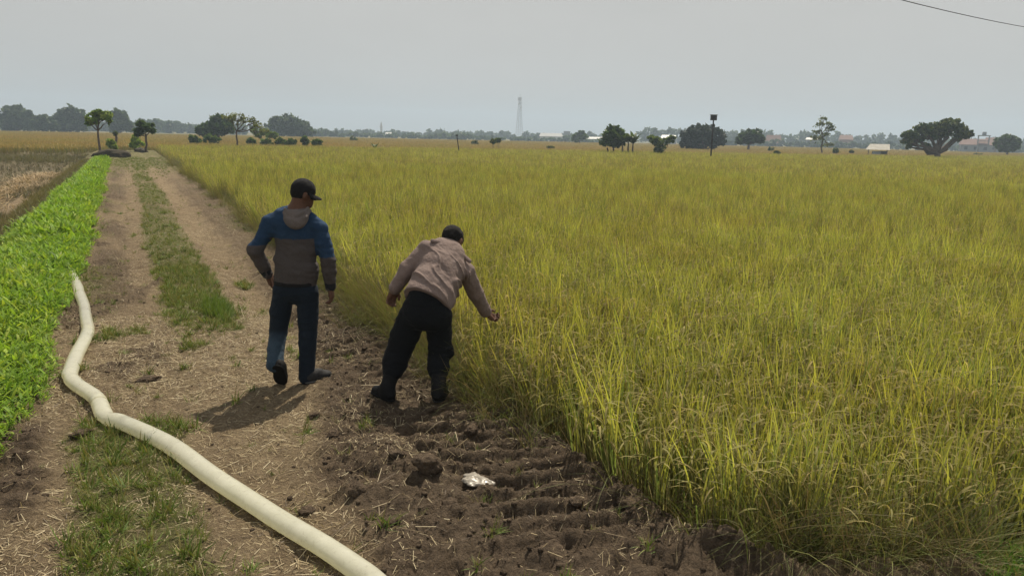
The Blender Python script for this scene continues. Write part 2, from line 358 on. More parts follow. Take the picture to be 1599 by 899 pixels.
def earth_material():
    m, nt, out = new_mat('track_earth'); b = N(nt, 'ShaderNodeBsdfPrincipled')
    pos = world_pos(nt)
    at = N(nt, 'ShaderNodeAttribute', attribute_name='Col'); sp = N(nt, 'ShaderNodeSeparateColor'); nt.links.new(at.outputs['Color'], sp.inputs[0])
    fine = noise_fac(nt, 34, 0.32, 0.70, vec=pos, detail=8, rough=0.7); med = noise_fac(nt, 5.5, 0.35, 0.68, vec=pos, detail=6); big = noise_fac(nt, 0.9, 0.36, 0.64, vec=pos)
    mp = N(nt, 'ShaderNodeMapping'); mp.inputs['Scale'].default_value = (1, 3.5, 1); mp.inputs['Rotation'].default_value = (0, 0, 0.7); nt.links.new(pos, mp.inputs[0])
    fib = noise_fac(nt, 42, 0.44, 0.66, vec=mp.outputs[0], detail=5)
    dry = mixcol(nt, med, (0.235, 0.172, 0.105), (0.400, 0.305, 0.190)); dry = mixcol(nt, fine, mixcol(nt, 0.55, dry, (0.070, 0.050, 0.034)), dry)
    straw = mixcol(nt, fib, (0.17, 0.122, 0.070), (0.52, 0.42, 0.26))
    sf = N(nt, 'ShaderNodeMath', operation='MULTIPLY'); nt.links.new(sp.outputs[2], sf.inputs[0]); nt.links.new(fib, sf.inputs[1])
    c = mixcol(nt, sf.outputs[0], dry, straw)
    mud = mixcol(nt, fine, (0.040, 0.030, 0.022), (0.190, 0.140, 0.098)); mud = mixcol(nt, med, mud, mixcol(nt, 0.45, mud, (0.20, 0.150, 0.104)))
    ms_ = N(nt, 'ShaderNodeMath', operation='MULTIPLY'); nt.links.new(sf.outputs[0], ms_.inputs[0]); ms_.inputs[1].default_value = 0.5
    mud = mixcol(nt, ms_.outputs[0], mud, (0.30, 0.225, 0.135))
    c = mixcol(nt, sp.outputs[0], c, mud)
    gr = mixcol(nt, fine, (0.080, 0.082, 0.028), (0.150, 0.170, 0.050))
    gf = N(nt, 'ShaderNodeMath', operation='MULTIPLY'); gf.inputs[1].default_value = 0.75; nt.links.new(sp.outputs[1], gf.inputs[0])
    c = mixcol(nt, gf.outputs[0], c, gr); c = mixcol(nt, 0.30, c, mixcol(nt, big, mixcol(nt, 0.5, c, (0.11, 0.075, 0.05)), c))
    nt.links.new(c, b.inputs['Base Color']); b.inputs['Roughness'].default_value = 0.92; b.inputs['Specular IOR Level'].default_value = 0.15
    bp = N(nt, 'ShaderNodeBump'); bp.inputs['Strength'].default_value = 1.0; bp.inputs['Distance'].default_value = 0.034
    nt.links.new(fine, bp.inputs['Height']); nt.links.new(bp.outputs[0], b.inputs['Normal']); nt.links.new(b.outputs[0], out.inputs[0]); return m
track = link('dirt_track', tme, earth_material()); tag(track, kind='structure')

def ground_material():
    m, nt, out = new_mat('plain_soil'); b = N(nt, 'ShaderNodeBsdfPrincipled'); pos = world_pos(nt)
    a = noise_fac(nt, 0.9, 0.3, 0.7, vec=pos, detail=8); big = noise_fac(nt, 0.02, 0.4, 0.6, vec=pos)
    c = mixcol(nt, a, (0.080, 0.066, 0.044), (0.150, 0.125, 0.075)); far = mixcol(nt, big, (0.17, 0.135, 0.06), (0.13, 0.125, 0.055))
    sx = N(nt, 'ShaderNodeSeparateXYZ'); nt.links.new(pos, sx.inputs[0])
    r = N(nt, 'ShaderNodeMapRange'); r.inputs[1].default_value = 75; r.inputs[2].default_value = 100; nt.links.new(sx.outputs[1], r.inputs[0])
    c = mixcol(nt, r.outputs[0], c, far)
    nt.links.new(c, b.inputs['Base Color']); b.inputs['Roughness'].default_value = 0.95; b.inputs['Specular IOR Level'].default_value = 0.1
    bp = N(nt, 'ShaderNodeBump'); bp.inputs['Strength'].default_value = 0.6; bp.inputs['Distance'].default_value = 0.06
    nt.links.new(a, bp.inputs['Height']); nt.links.new(bp.outputs[0], b.inputs['Normal']); nt.links.new(b.outputs[0], out.inputs[0]); return m
g = MB().add([(-1700, -1700, -0.36), (1700, -1700, -0.36), (1700, 1700, -0.36), (-1700, 1700, -0.36)], [(0, 1, 2, 3)]).build('ground', ground_material())
tag(g, kind='structure')

# ------------------------------------------------------------------ rice
YG, GRN, OLV, STR, BRN = (0.40, 0.40, 0.055), (0.175, 0.235, 0.045), (0.225, 0.225, 0.075), (0.40, 0.33, 0.15), (0.17, 0.125, 0.07)
def rice_hill(nl=40, npan=18, hgt=0.84, nseg=4, wmul=1.0, spread=0.055, ripe=False, gold=0.0):
    b = np.zeros((nl, 3)); b[:, :2] = rng.normal(0, spread, (nl, 2))
    top = rng.uniform(0, 1, nl)
    b[:, 2] = np.where(top > 0.25, rng.uniform(0.15, 0.62, nl)*hgt, 0.0)
    az = rng.uniform(0, 6.283, nl); L = rng.uniform(0.36, 0.55, nl)*hgt/0.86
    th = np.abs(rng.normal(0.08, 0.08, nl)); kp = np.abs(rng.normal(0.10, 0.22, nl))
    c1 = pick([GRN, GRN, OLV, YG, YG, (0.31, 0.32, 0.05), (0.24, 0.255, 0.055), (0.48, 0.48, 0.06)] if not ripe else [(0.42, 0.31, 0.075), (0.36, 0.26, 0.06), OLV, (0.46, 0.33, 0.09)], nl)
    if gold: g_ = rng.uniform(0, 1, nl) < gold; c1[g_] = pick([(0.40, 0.37, 0.075), (0.34, 0.32, 0.07), (0.45, 0.40, 0.08)], int(g_.sum()))
    dead = b[:, 2] < 0.2*hgt; c1[dead] = pick([BRN, STR, OLV], int(dead.sum())) if dead.any() else c1[dead]
    lv = blades(b, az, th, kp, L, rng.uniform(0.007, 0.013, nl)*wmul, nseg, c1*0.55+np.array(BRN)*0.40, c1, twist=1.2)
    ns = max(6, nl//3); sb = np.zeros((ns, 3)); sb[:, :2] = rng.normal(0, spread, (ns, 2))
    st = blades(sb, rng.uniform(0, 6.283, ns), np.abs(rng.normal(0.08, 0.08, ns)), np.full(ns, 0.05), rng.uniform(0.5, 0.75, ns)*hgt, np.full(ns, 0.008*wmul), 2, pick([BRN, (0.24, 0.19, 0.07)], ns), pick([OLV, GRN], ns), 'flat')
    pb = np.zeros((npan, 3)); pb[:, :2] = rng.normal(0, spread*1.6, (npan, 2)); pb[:, 2] = rng.uniform(0.58, 0.84, npan)*hgt
    pc = pick([(0.29, 0.245, 0.085), (0.25, 0.225, 0.075), (0.33, 0.265, 0.09)] if not ripe else [(0.45, 0.31, 0.08), (0.40, 0.27, 0.07)], npan)
    pn = blades(pb, rng.uniform(0, 6.283, npan), np.abs(rng.normal(0.2, 0.15, npan)), rng.uniform(1.3, 2.5, npan), rng.uniform(0.17, 0.26, npan)*hgt/0.86, rng.uniform(0.008, 0.014, npan)*wmul, nseg+1, pc*0.9, pc, 'panicle', twist=0.6)
    return merge(lv, st, pn)
rice_mat = leaf_mat('rice_leaf', tint=(1.02, 1.075, 1.34), transl=0.47, rough=0.75, spec=0.08, patch=(0.5, (0.93, 0.84, 0.82), 1.0), randvar=0.32)
ripe_mat = leaf_mat('ripe_rice_leaf', tint=(0.82, 0.80, 0.85), transl=0.30, patch=(0.06, (0.85, 1.1, 0.9), 0.8), randvar=0.15)

def grid_points(x0, x1, y0, y1, step, jit=0.35):
    gx, gy = np.meshgrid(np.arange(x0, x1, step), np.arange(y0, y1, step)); p = np.stack([gx.ravel(), gy.ravel()], 1)
    return p+rng.uniform(-jit, jit, p.shape)*step
def wedge(p, lo, hi):
    q = np.concatenate([p, np.zeros((len(p), 1))], 1); d = np.hypot(p[:, 0], p[:, 1])
    return q[in_view(q, 150) & (d >= lo) & (d < hi)]
near = wedge(grid_points(2.3, 16, 1.6, 16, 0.155), 0, 13.5)
near = near[field_mask(near[:, 0], near[:, 1]) > rng.uniform(0.15, 0.8, len(near))]; near[:, 2] = FIELD_Z-0.02
mid = wedge(grid_points(2.3, 44, 6, 44, 0.24), 13.5, 38); mid = mid[mid[:, 0] > 2.55+0.15*fbm(mid[:, 0]*0, mid[:, 1]*0.4, seed=70)]; mid[:, 2] = FIELD_Z-0.02
YR = lambda x: 78+4*np.sin(x*0.05)                                  # where the riper plots begin
far = wedge(grid_points(2.6, 150, 8, 92, 0.55), 38, 200); far = far[(far[:, 1] < YR(far[:, 0])) & (far[:, 0] > 2.8)]; far[:, 2] = FIELD_Z-0.02
hills = [rice_hill(gold=0.06) for _ in range(9)]
tufts = [rice_hill(nl=44, npan=26, nseg=3, wmul=1.9, spread=0.15, gold=0.20) for _ in range(7)]
mids = [rice_hill(gold=0.10) for _ in range(5)]
def hs_scale(p, base=1.0, amp=0.09):
    return base*(1+amp*fbm(p[:, 0]*0.6, p[:, 1]*0.6, seed=71)+rng.normal(0, 0.06, len(p)))
pts = np.concatenate([near, mid, far]); kind = np.concatenate([rng.integers(0, 9, len(near)), 9+rng.integers(0, 5, len(mid)), 14+rng.integers(0, 7, len(far))])
sc_ = hs_scale(pts); rt = rotz(len(pts), 0.05)
lean = np.exp(-np.maximum(pts[:, 0]-2.5, 0)/0.25)*0.25*(pts[:, 1] > 2.4)      # outer rows lean over the track
lean *= rng.uniform(0.2, 1.9, len(pts)); la = math.pi-rt[:, 2]; rt[:, 1] += lean*np.cos(la); rt[:, 0] -= lean*np.sin(la)
rice = scatter('rice_field', hills+mids+tufts, pts, rt, sc_, rice_mat, kind)
tag(rice, 'dense yellow green ripening rice crop right of the track', 'rice', kind='stuff')

ripe_t = [rice_hill(nl=40, npan=34, nseg=2, wmul=3.2, spread=0.3, ripe=True) for _ in range(5)]
rp = wedge(grid_points(-60, 260, 60, 260, 1.15), 55, 330)
rp = rp[((rp[:, 1] > YR(rp[:, 0])+0.5) | ((rp[:, 0] < -3) & (rp[:, 1] > 74))) & ~((np.abs(rp[:, 0]-0.8) < 1.9) & (rp[:, 1] < 83))]
rp[:, 2] = -0.36
ripe = scatter('ripe_rice_field', ripe_t, rp, rotz(len(rp), 0.03), hs_scale(rp, 0.98, 0.08), ripe_mat)
tag(ripe, 'golden brown ripe rice plots stretching to the distant treeline', 'rice', kind='stuff')

# brown dead straw and weeds at the foot of the rice along the track
def dry_tuft(n=26):
    b = np.zeros((n, 3)); b[:, :2] = rng.normal(0, 0.05, (n, 2))
    c = pick([(0.26, 0.20, 0.11), (0.30, 0.25, 0.13), (0.19, 0.16, 0.08), (0.20, 0.23, 0.07), (0.17, 0.22, 0.055), (0.22, 0.24, 0.08)], n)
    return blades(b, rng.uniform(0, 6.283, n), np.abs(rng.normal(0.35, 0.25, n)), np.abs(rng.normal(0.9, 0.5, n)), rng.uniform(0.25, 0.75, n), rng.uniform(0.003, 0.007, n), 5, c*0.8, c, twist=1.0)
n = 4600; ey = np.concatenate([rng.uniform(2.3, 14, 3200), rng.uniform(14, 50, 1400)]); ex = 2.54+rng.normal(0, 0.15, n)+0.1*fbm(ey*0, ey*0.8, seed=72)
fx = rng.uniform(2.5, 6.0, 700); fy = 1.86+0.95*np.exp(-np.maximum(fx-2.4, 0)/0.55)+rng.normal(0, 0.10, 700)
e = np.concatenate([np.stack([ex, ey], 1), np.stack([fx, fy], 1)])
ez = height(e[:, 0], e[:, 1], False)-0.02
sel = rng.uniform(0, 1, len(e)) < sstep(fbm(e[:, 0]*1.3, e[:, 1]*0.8, seed=73), -0.35, 0.35)
dg = scatter('dry_grass', [dry_tuft() for _ in range(6)], np.c_[e, ez][sel], rotz(int(sel.sum()), 0.1), rng.uniform(0.5, 1.15, int(sel.sum())), leaf_mat('dry_grass_leaf', (0.8, 0.78, 0.75), 0.3))
tag(dg, 'brown dead grass along the foot of the rice', 'grass', kind='stuff')

# ------------------------------------------------------------------ green bed of water spinach along the track
def spinach(nl=15, hgt=0.23, wmul=1.0, spread=0.05):
    b = np.zeros((nl, 3)); b[:, :2] = rng.normal(0, spread, (nl, 2)); b[:, 2] = rng.uniform(0.25, 1.0, nl)**0.7*hgt*0.85
    c = pick([(0.165, 0.300, 0.030), (0.21, 0.355, 0.034), (0.13, 0.235, 0.026), (0.27, 0.38, 0.045)], nl)
    lv = blades(b, rng.uniform(0, 6.283, nl), rng.uniform(0.35, 1.25, nl), rng.uniform(0.1, 1.0, nl), rng.uniform(0.10, 0.19, nl)*wmul, rng.uniform(0.018, 0.034, nl)*wmul, 3, c*0.85, c, 'leaf')
    ns = 6; sb = np.zeros((ns, 3)); sb[:, :2] = rng.normal(0, spread*0.7, (ns, 2))
    st = blades(sb, rng.uniform(0, 6.283, ns), np.abs(rng.normal(0.2, 0.15, ns)), np.full(ns, 0.2), np.full(ns, hgt*0.9), np.full(ns, 0.006*wmul), 3, (0.12, 0.20, 0.03), (0.12, 0.28, 0.03), 'flat')
    return merge(lv, st)
bed_edge_r = lambda y: np.interp(y, [4.9, 5.3, 6.2, 7.2, 8, 9.5, 12, 20, 30, 54], [-0.84, -0.76, -0.72, -0.72, -0.74, -0.72, -0.66, -0.72, -0.74, -0.8])+0.10*fbm(y*0, y*1.1, seed=80)
bed_edge_l = lambda y: -1.95+0.08*fbm(y*0+2, y*0.7, seed=81)+0.15*sstep(y, 15, 50)
bp_ = np.concatenate([grid_points(-2.5, -0.4, 4.9, 15, 0.075), grid_points(-2.5, -0.4, 15, 28, 0.12), grid_points(-2.5, -0.4, 28, 54.5, 0.2)])
bp_ = bp_[(bp_[:, 0] < bed_edge_r(bp_[:, 1])) & (bp_[:, 0] > bed_edge_l(bp_[:, 1]))]
bz = height(bp_[:, 0], bp_[:, 1], False)-0.01
bk = np.where(bp_[:, 1] < 15, rng.integers(0, 7, len(bp_)), 7+rng.integers(0, 4, len(bp_)))
e_d = np.minimum(bed_edge_r(bp_[:, 1])-bp_[:, 0], bp_[:, 0]-bed_edge_l(bp_[:, 1]))
bs = (0.45+0.42*sstep(e_d, 0, 0.40))*rng.uniform(0.8, 1.2, len(bp_))*(1+0.22*fbm(bp_[:, 0]*1.6, bp_[:, 1]*1.6, seed=82))
bed = scatter('spinach_bed', [spinach() for _ in range(7)]+[spinach(26, 0.25, 1.5, 0.10) for _ in range(4)], np.c_[bp_, bz], rotz(len(bp_), 0.15), bs,
              leaf_mat('spinach_leaf', (1.08, 1.08, 1.08), 0.42, rough=0.55, patch=(1.2, (1.25, 1.05, 1.0), 0.8), randvar=0.2, spec=0.2), bk)
tag(bed, 'bright green leafy vegetable bed left of the track', 'plants', kind='stuff')

# ------------------------------------------------------------------ grass on the track, straw litter
def grass_tuft(n=16, hgt=0.09, wm=1.0, cols=((0.12, 0.20, 0.035), (0.17, 0.24, 0.045), (0.21, 0.24, 0.06), (0.30, 0.27, 0.10))):
    b = np.zeros((n, 3)); b[:, :2] = rng.normal(0, 0.022, (n, 2)); c = pick(list(cols), n)
    return blades(b, rng.uniform(0, 6.283, n), np.abs(rng.normal(0.6, 0.35, n)), np.abs(rng.normal(0.6, 0.4, n)), rng.uniform(0.5, 1.2, n)*hgt, rng.uniform(0.003, 0.006, n)*wm, 3, c*0.8, c, twist=0.8)
gp = np.stack([rng.uniform(-2.1, 2.5, 60000), np.concatenate([rng.uniform(2.6, 12, 40000), 12+48*rng.uniform(0, 1, 20000)**1.6])], 1)
gm = grass_mask(gp[:, 0], gp[:, 1])*(1-0.9*mud_mask(gp[:, 0], gp[:, 1]))
ok = (rng.uniform(0, 1, len(gp)) < np.maximum(gm*np.where(gp[:, 1] > 7, 0.62, 0.40), 0.010)) & ~((gp[:, 0] < bed_edge_r(gp[:, 1])-0.05) & (gp[:, 1] > 5)) & in_view(np.c_[gp, gp[:, 0]*0], 200)
gp = gp[ok]; gz = height(gp[:, 0], gp[:, 1])-0.006
gl = np.where(gp[:, 1] < 12, rng.integers(0, 6, len(gp)), 6+rng.integers(0, 3, len(gp)))
gr_o = scatter('track_grass', [grass_tuft() for _ in range(6)]+[grass_tuft(26, 0.12, 2.2) for _ in range(3)], np.c_[gp, gz], rotz(len(gp), 0.1), rng.uniform(0.4, 1.1, len(gp)), leaf_mat('track_grass_leaf', (0.85, 0.85, 0.85), 0.3))
tag(gr_o, 'short patchy green grass growing on the earth track', 'grass', kind='stuff')
# a fresher clump in the middle of the track
ft = np.stack([rng.normal(0.80, 0.07, 260), rng.normal(8.9, 0.26, 260)], 1)
fo = scatter('green_grass_clump', [grass_tuft(18, 0.14, 1.2, ((0.13, 0.21, 0.035), (0.17, 0.24, 0.045))) for _ in range(4)], np.c_[ft, height(ft[:, 0], ft[:, 1])-0.005], rotz(260, 0.1), rng.uniform(0.6, 1.2, 260), leaf_mat('green_grass_leaf', (0.85, 0.85, 0.85), 0.35))
tag(fo, 'fresh green grass clump in the middle of the track', 'grass', kind='stuff')
# bright weeds at the lower right corner
wd = np.stack([rng.uniform(3.35, 4.6, 420), rng.normal(1.62, 0.10, 420)], 1)
wo_ = scatter('corner_weeds', [grass_tuft(14, 0.13, 2.2, ((0.11, 0.25, 0.03), (0.16, 0.30, 0.04), (0.3, 0.27, 0.1))) for _ in range(4)], np.c_[wd, height(wd[:, 0], wd[:, 1])-0.005], rotz(420, 0.1), rng.uniform(0.5, 1.1, 420), leaf_mat('weed_leaf', (0.85, 0.85, 0.85), 0.35))
tag(wo_, 'bright green weeds on the bank in the lower right corner', 'weeds', kind='stuff')

n = 120000
sp_ = np.stack([rng.uniform(-1.6, 2.6, n), np.concatenate([rng.uniform(2.5, 9, n*3//4), rng.uniform(9, 20, n-n*3//4)])], 1)
dens = (0.22+0.95*sstep(fbm(sp_[:, 0]*1.2, sp_[:, 1]*0.9, seed=90, octv=4), -0.25, 0.35))*(1-0.62*mud_mask(sp_[:, 0], sp_[:, 1]))
ok = (rng.uniform(0, 1, n) < dens) & in_view(np.c_[sp_, sp_[:, 0]*0], 150) & ~((sp_[:, 0] < bed_edge_r(sp_[:, 1])) & (sp_[:, 1] > 5.2))
sp_ = sp_[ok]; n = len(sp_); L = rng.gamma(1.8, 0.017, n)+0.012
az = rng.uniform(0, 6.283, n); dx, dy = np.cos(az)*L/2, np.sin(az)*L/2
za = height(sp_[:, 0]-dx, sp_[:, 1]-dy); zb = height(sp_[:, 0]+dx, sp_[:, 1]+dy)
tl = np.where(rng.uniform(0, 1, n) < 0.07, rng.uniform(0.2, 0.9, n)*L, 0)
A = np.c_[sp_[:, 0]-dx, sp_[:, 1]-dy, za+0.004]; B = np.c_[sp_[:, 0]+dx, sp_[:, 1]+dy, zb+0.006+tl]

w = np.c_[-np.sin(az), np.cos(az), rng.uniform(-.6, .6, n)]*(rng.uniform(0.0007, 0.0019, n))[:, None]
V = np.stack([A-w, A+w, B+w, B-w], 1).reshape(-1, 3)
Fq = np.arange(4*n)
C_ = np.repeat(pick([(0.44, 0.36, 0.22), (0.36, 0.285, 0.165), (0.25, 0.19, 0.11), (0.54, 0.46, 0.30), (0.13, 0.095, 0.062)], n), 4, 0)
so = link('straw_litter', fast_mesh('straw_litter', V, Fq.reshape(-1, 4), C_), leaf_mat('straw', (0.85, 0.85, 0.85), 0.15)); tag(so, 'loose dry straw strewn over the earth track', 'straw', kind='stuff')
# crumbs of soil
ico = []
def rock_mesh(name, seed, sub=2, amp=0.35):
    import bmesh
    bm = bmesh.new(); bmesh.ops.create_icosphere(bm, subdivisions=sub, radius=1)
    co = np.array([v.co[:] for v in bm.verts]); r = 1+amp*fbm(co[:, 0]*1.1+seed*7, co[:, 1]*1.1, co[:, 2]*1.1, seed=seed, octv=4)+0.12*fbm(co[:, 0]*4+seed, co[:, 1]*4, co[:, 2]*4, seed=seed+3, octv=2)
    co = co*r[:, None]
    f = np.array([[v.index for v in fc.verts] for fc in bm.faces]); bm.free(); return co, f
soil_mat = None
def soil_material(name, a, b_):
    m, nt, out = new_mat(name); b = N(nt, 'ShaderNodeBsdfPrincipled'); pos = world_pos(nt)
    f = noise_fac(nt, 30, 0.32, 0.7, vec=pos, detail=8, rough=0.7); c = mixcol(nt, f, a, b_); nt.links.new(c, b.inputs['Base Color']); b.inputs['Roughness'].default_value = 0.95; b.inputs['Specular IOR Level'].default_value = 0.1
    bp = N(nt, 'ShaderNodeBump'); bp.inputs['Strength'].default_value = 0.8; bp.inputs['Distance'].default_value = 0.03
    nt.links.new(f, bp.inputs['Height']); nt.links.new(bp.outputs[0], b.inputs['Normal']); nt.links.new(b.outputs[0], out.inputs[0]); return m
SOIL = soil_material('clod_soil', (0.044, 0.033, 0.025), (0.195, 0.145, 0.102))
def tri_as_quads(co, f): return co, np.c_[f, f[:, 2:3]], np.zeros((len(co), 3))
n = 9000
cp = np.stack([rng.uniform(-1.5, 3.4, n), rng.uniform(2.3, 10, n)], 1); cm = mud_mask(cp[:, 0], cp[:, 1]); ridge = sstep(cp[:, 0], 2.2, 2.5)*(1-sstep(cp[:, 1], 2.6, 3.0))
ok = (rng.uniform(0, 1, n) < np.maximum(np.maximum(cm*0.8, 0.05), ridge*0.95)) & in_view(np.c_[cp, cp[:, 0]*0], 100) & (field_mask(cp[:, 0], cp[:, 1]) < 0.5)
cp = cp[ok]; n = len(cp); cs = np.clip(rng.gamma(1.4, 0.005, n), 0.003, 0.020)
def icotri(seed):
    co, f = rock_mesh('x', seed, 1, 0.45); return co, f
vs_ = [icotri(i+1) for i in range(6)]
Vv, Ff, k = [], [], 0
idx = rng.integers(0, 6, n)
for q in range(6):
    s_ = np.where(idx == q)[0]; co, f = vs_[q]; a = rng.uniform(0, 6.283, len(s_)); ca, sa = np.cos(a)[:, None], np.sin(a)[:, None]
    x, y, z = co[:, 0][None]*ca-co[:, 1][None]*sa, co[:, 0][None]*sa+co[:, 1][None]*ca, np.repeat(co[:, 2][None]*0.7, len(s_), 0)
    pz = height(cp[s_, 0], cp[s_, 1])+cs[s_]*0.25
    vv = np.stack([x*cs[s_, None]+cp[s_, 0:1], y*cs[s_, None]+cp[s_, 1:2], z*cs[s_, None]+pz[:, None]], 2).reshape(-1, 3)
    Vv.append(vv); Ff.append((f[None]+(np.arange(len(s_))*len(co))[:, None, None]).reshape(-1, 3)+k); k += len(vv)
cr = link('soil_crumbs', fast_mesh('soil_crumbs', np.concatenate(Vv), np.concatenate(Ff)), SOIL); tag(cr, 'loose crumbs of dark soil over the churned strip', 'soil', kind='stuff')
# the larger clods that can be told apart
clod_me = []
for i in range(5):
    co, f = rock_mesh('soil_clod', 20+i, 4, 0.5); co *= (1+0.2*fbm(co[:, 0:1]*5, co[:, 1:2]*5, co[:, 2:3]*5, seed=60+i, octv=4, gain=0.65)); co[:, 2] *= 0.72; me = fast_mesh('soil_clod', co, f, smooth=False); me.materials.append(SOIL); clod_me.append(me)
clods = [(668, 762, .095, 'largest peaked clod left of the plastic bag'), (705, 800, .06, 'dark rounded clod below the largest peaked clod'), (625, 745, .055, 'clod just left of the largest peaked clod'), (735, 690, .05, 'clod halfway between the plastic bag and the boots'),
         (985, 806, .08, 'black clod against the rice at the near field corner'), (700, 612, .045, 'clod lying between the boots of the bending person'), (1130, 880, .06, 'clod at the left end of the spoil ridge'), (1290, 880, .055, 'clod at the right end of the spoil ridge'),
         (490, 655, .05, 'clod on the edge of the standing person shadow'), (860, 862, .06, ''), (760, 842, .05, ''), (560, 790, .06, ''), (610, 832, .05, ''), (520, 690, .05, ''), (930, 735, .05, ''), (900, 800, .05, ''), (655, 700, .045, ''), (480, 800, .045, '')]
for i, (px, py, s, lab) in enumerate(clods):
    p = G(px, py); z = float(height(np.array([p[0]]), np.array([p[1]]))[0])
    o = bpy.data.objects.new('soil_clod', clod_me[i % 5]); COL.objects.link(o); o.location = (p[0], p[1], z+s*0.2); o.rotation_euler = (0.3*math.sin(i), 0.3*math.cos(i*2), i*1.3); s *= 0.8; o.scale = (s*1.15, s, s)
    tag(o, lab or 'small crumbly clod of dark earth on the churned strip', 'clod', 'clods of dark earth on the churned strip')
for (px, py, s, lab) in ((232, 597, .055, 'dark clod lying on bare earth beside the hose bend'), (129, 681, .045, 'dark clod of earth left of the grass patch under the hose'), (375, 225+0, 0, '')):
    if not s: continue
    p = G(px, py); z = float(height(np.array([p[0]]), np.array([p[1]]))[0])
    o = bpy.data.objects.new('soil_clod', clod_me[2]); COL.objects.link(o); o.location = (p[0], p[1], z+s*0.3); o.scale = (s*1.5, s, s*.8); o.rotation_euler = (0, 0, .4); tag(o, lab, 'clod')

# ------------------------------------------------------------------ harvested plot and bund on the far left
def stub(n=14, h=0.16, cols=((0.15, 0.13, 0.08), (0.12, 0.10, 0.065), (0.22, 0.19, 0.10), (0.13, 0.15, 0.06))):
    b = np.zeros((n, 3)); b[:, :2] = rng.normal(0, 0.05, (n, 2)); c = pick(list(cols), n)
    return blades(b, rng.uniform(0, 6.283, n), np.abs(rng.normal(0.4, 0.4, n)), np.abs(rng.normal(0.3, 0.4, n)), rng.uniform(0.5, 1.3, n)*h, rng.uniform(0.008, 0.018, n), 2, c*0.85, c, twist=0.5)
sb_ = np.concatenate([grid_points(-14, -2.5, 9, 34, 0.23), grid_points(-24, -2.6, 34, 72, 0.45)])
keep_ = fbm(sb_[:, 0]*0.5, sb_[:, 1]*0.16, seed=95, octv=3) < 0.22
sb_ = sb_[keep_ & in_view(np.c_[sb_, sb_[:, 0]*0], 250)]
sz = np.where(sb_[:, 0] > -3.3, height(np.maximum(sb_[:, 0], -3.2), sb_[:, 1], False), -0.36)
st_o = scatter('stubble', [stub() for _ in range(5)], np.c_[sb_, sz-0.01], rotz(len(sb_), 0.1), rng.uniform(0.7, 1.7, len(sb_)), leaf_mat('stubble_leaf', (0.85, 0.83, 0.82), 0.2))
tag(st_o, 'brown stubble on the harvested plot beyond the green bed', 'stubble', kind='stuff')
def swath(n=60):
    b = np.c_[rng.normal(0, 0.35, n), rng.normal(0, 0.35, n), rng.uniform(0, 0.10, n)]; c = pick([(0.42, 0.32, 0.18), (0.34, 0.25, 0.14), (0.48, 0.38, 0.24)], n)
    return blades(b, rng.uniform(0, 6.283, n), rng.uniform(1.2, 1.7, n), np.zeros(n), rng.uniform(0.3, 0.6, n), rng.uniform(0.012, 0.022, n), 2, c*0.9, c, 'flat')
sw = []
for (xa, ya, xb, yb) in ((-7.4, 14, -4.6, 32), (-4.3, 22, -3.4, 44), (-9, 26, -6.5, 46), (-5.4, 11, -4.2, 19)):
    t = rng.uniform(0, 1, 140); sw.append(np.c_[xa+(xb-xa)*t+rng.normal(0, .28, 140), ya+(yb-ya)*t, np.full(140, -0.36)])
sw = np.concatenate(sw)
sw_o = scatter('straw_swath', [swath() for _ in range(4)], sw, rotz(len(sw)), rng.uniform(0.6, 1.1, len(sw)), leaf_mat('swath_straw', (0.85, 0.82, 0.8), 0.2)); tag(sw_o, 'pale dry straw swaths left on the harvested plot', 'straw', kind='stuff')
def bund(n=18, cols=((0.12, 0.13, 0.045), (0.16, 0.155, 0.055), (0.20, 0.165, 0.08))):
    return grass_tuft(n, 0.26, 2.6, cols)
by = np.concatenate([rng.uniform(6, 30, 2600), rng.uniform(30, 56, 1500)]); bx = -2.35+rng.normal(0, 0.22, len(by))+0.15*fbm(by*0, by*0.4, seed=97)
sel = rng.uniform(0, 1, len(by)) < sstep(fbm(bx, by*0.5, seed=98), -0.7, 0.1)
cross = np.stack([rng.uniform(-26, -2.8, 3200), rng.normal(64, 3.4, 3200)], 1)
b2 = np.concatenate([np.c_[bx, by][sel], cross]); bz2 = np.where(b2[:, 1] > 57, -0.36, height(np.clip(b2[:, 0], -3.1, 0), b2[:, 1], False))
bu = scatter('bund_grass', [bund() for _ in range(5)], np.c_[b2, bz2-0.01], rotz(len(b2), 0.1), rng.uniform(0.6, 1.3, len(b2))*np.where(b2[:, 1] > 57, 1.5, 0.8), leaf_mat('bund_grass_leaf', (0.85, 0.85, 0.85), 0.3)); tag(bu, 'dull green weedy grass on the bund beyond the green bed', 'grass', kind='stuff')

# ------------------------------------------------------------------ water hose
def catmull(p, n=10):
    p = np.asarray(p, float); q = np.vstack([2*p[0]-p[1], p, 2*p[-1]-p[-2]]); o = []
    for i in range(1, len(q)-2):
        for t in np.linspace(0, 1, n, endpoint=False):
            a, b, c, d = q[i-1], q[i], q[i+1], q[i+2]
            o.append(0.5*((2*b)+(c-a)*t+(2*a-5*b+4*c-d)*t*t+(3*b-a-3*c+d)*t**3))
    o.append(q[-2]); return np.array(o)
hp = [(120, 441), (123, 452), (130, 470), (134, 494), (137, 511), (133, 524), (121, 547), (112, 570), (109, 584), (119, 596), (143, 611), (153, 622), (161, 641), (170, 650), (186, 653), (225, 670), (275, 698), (330, 737), (385, 772), (440, 806), (507, 845), (570, 887), (622, 922)]
HR = 0.057
hc = np.array([G(px, py, 0.075) for px, py in hp])
hc = np.vstack([[-1.15, 13.4, 0.075], [-0.86, 12.3, 0.075], hc, [1.24, 2.35, 0.075], [1.45, 1.7, 0.075], [1.8, 0.9, 0.075]])
kinks = np.array([G(137, 513, .075), G(109, 586, .075), G(152, 622, .075), G(165, 648, .075)])
cl = catmull(hc, 9)
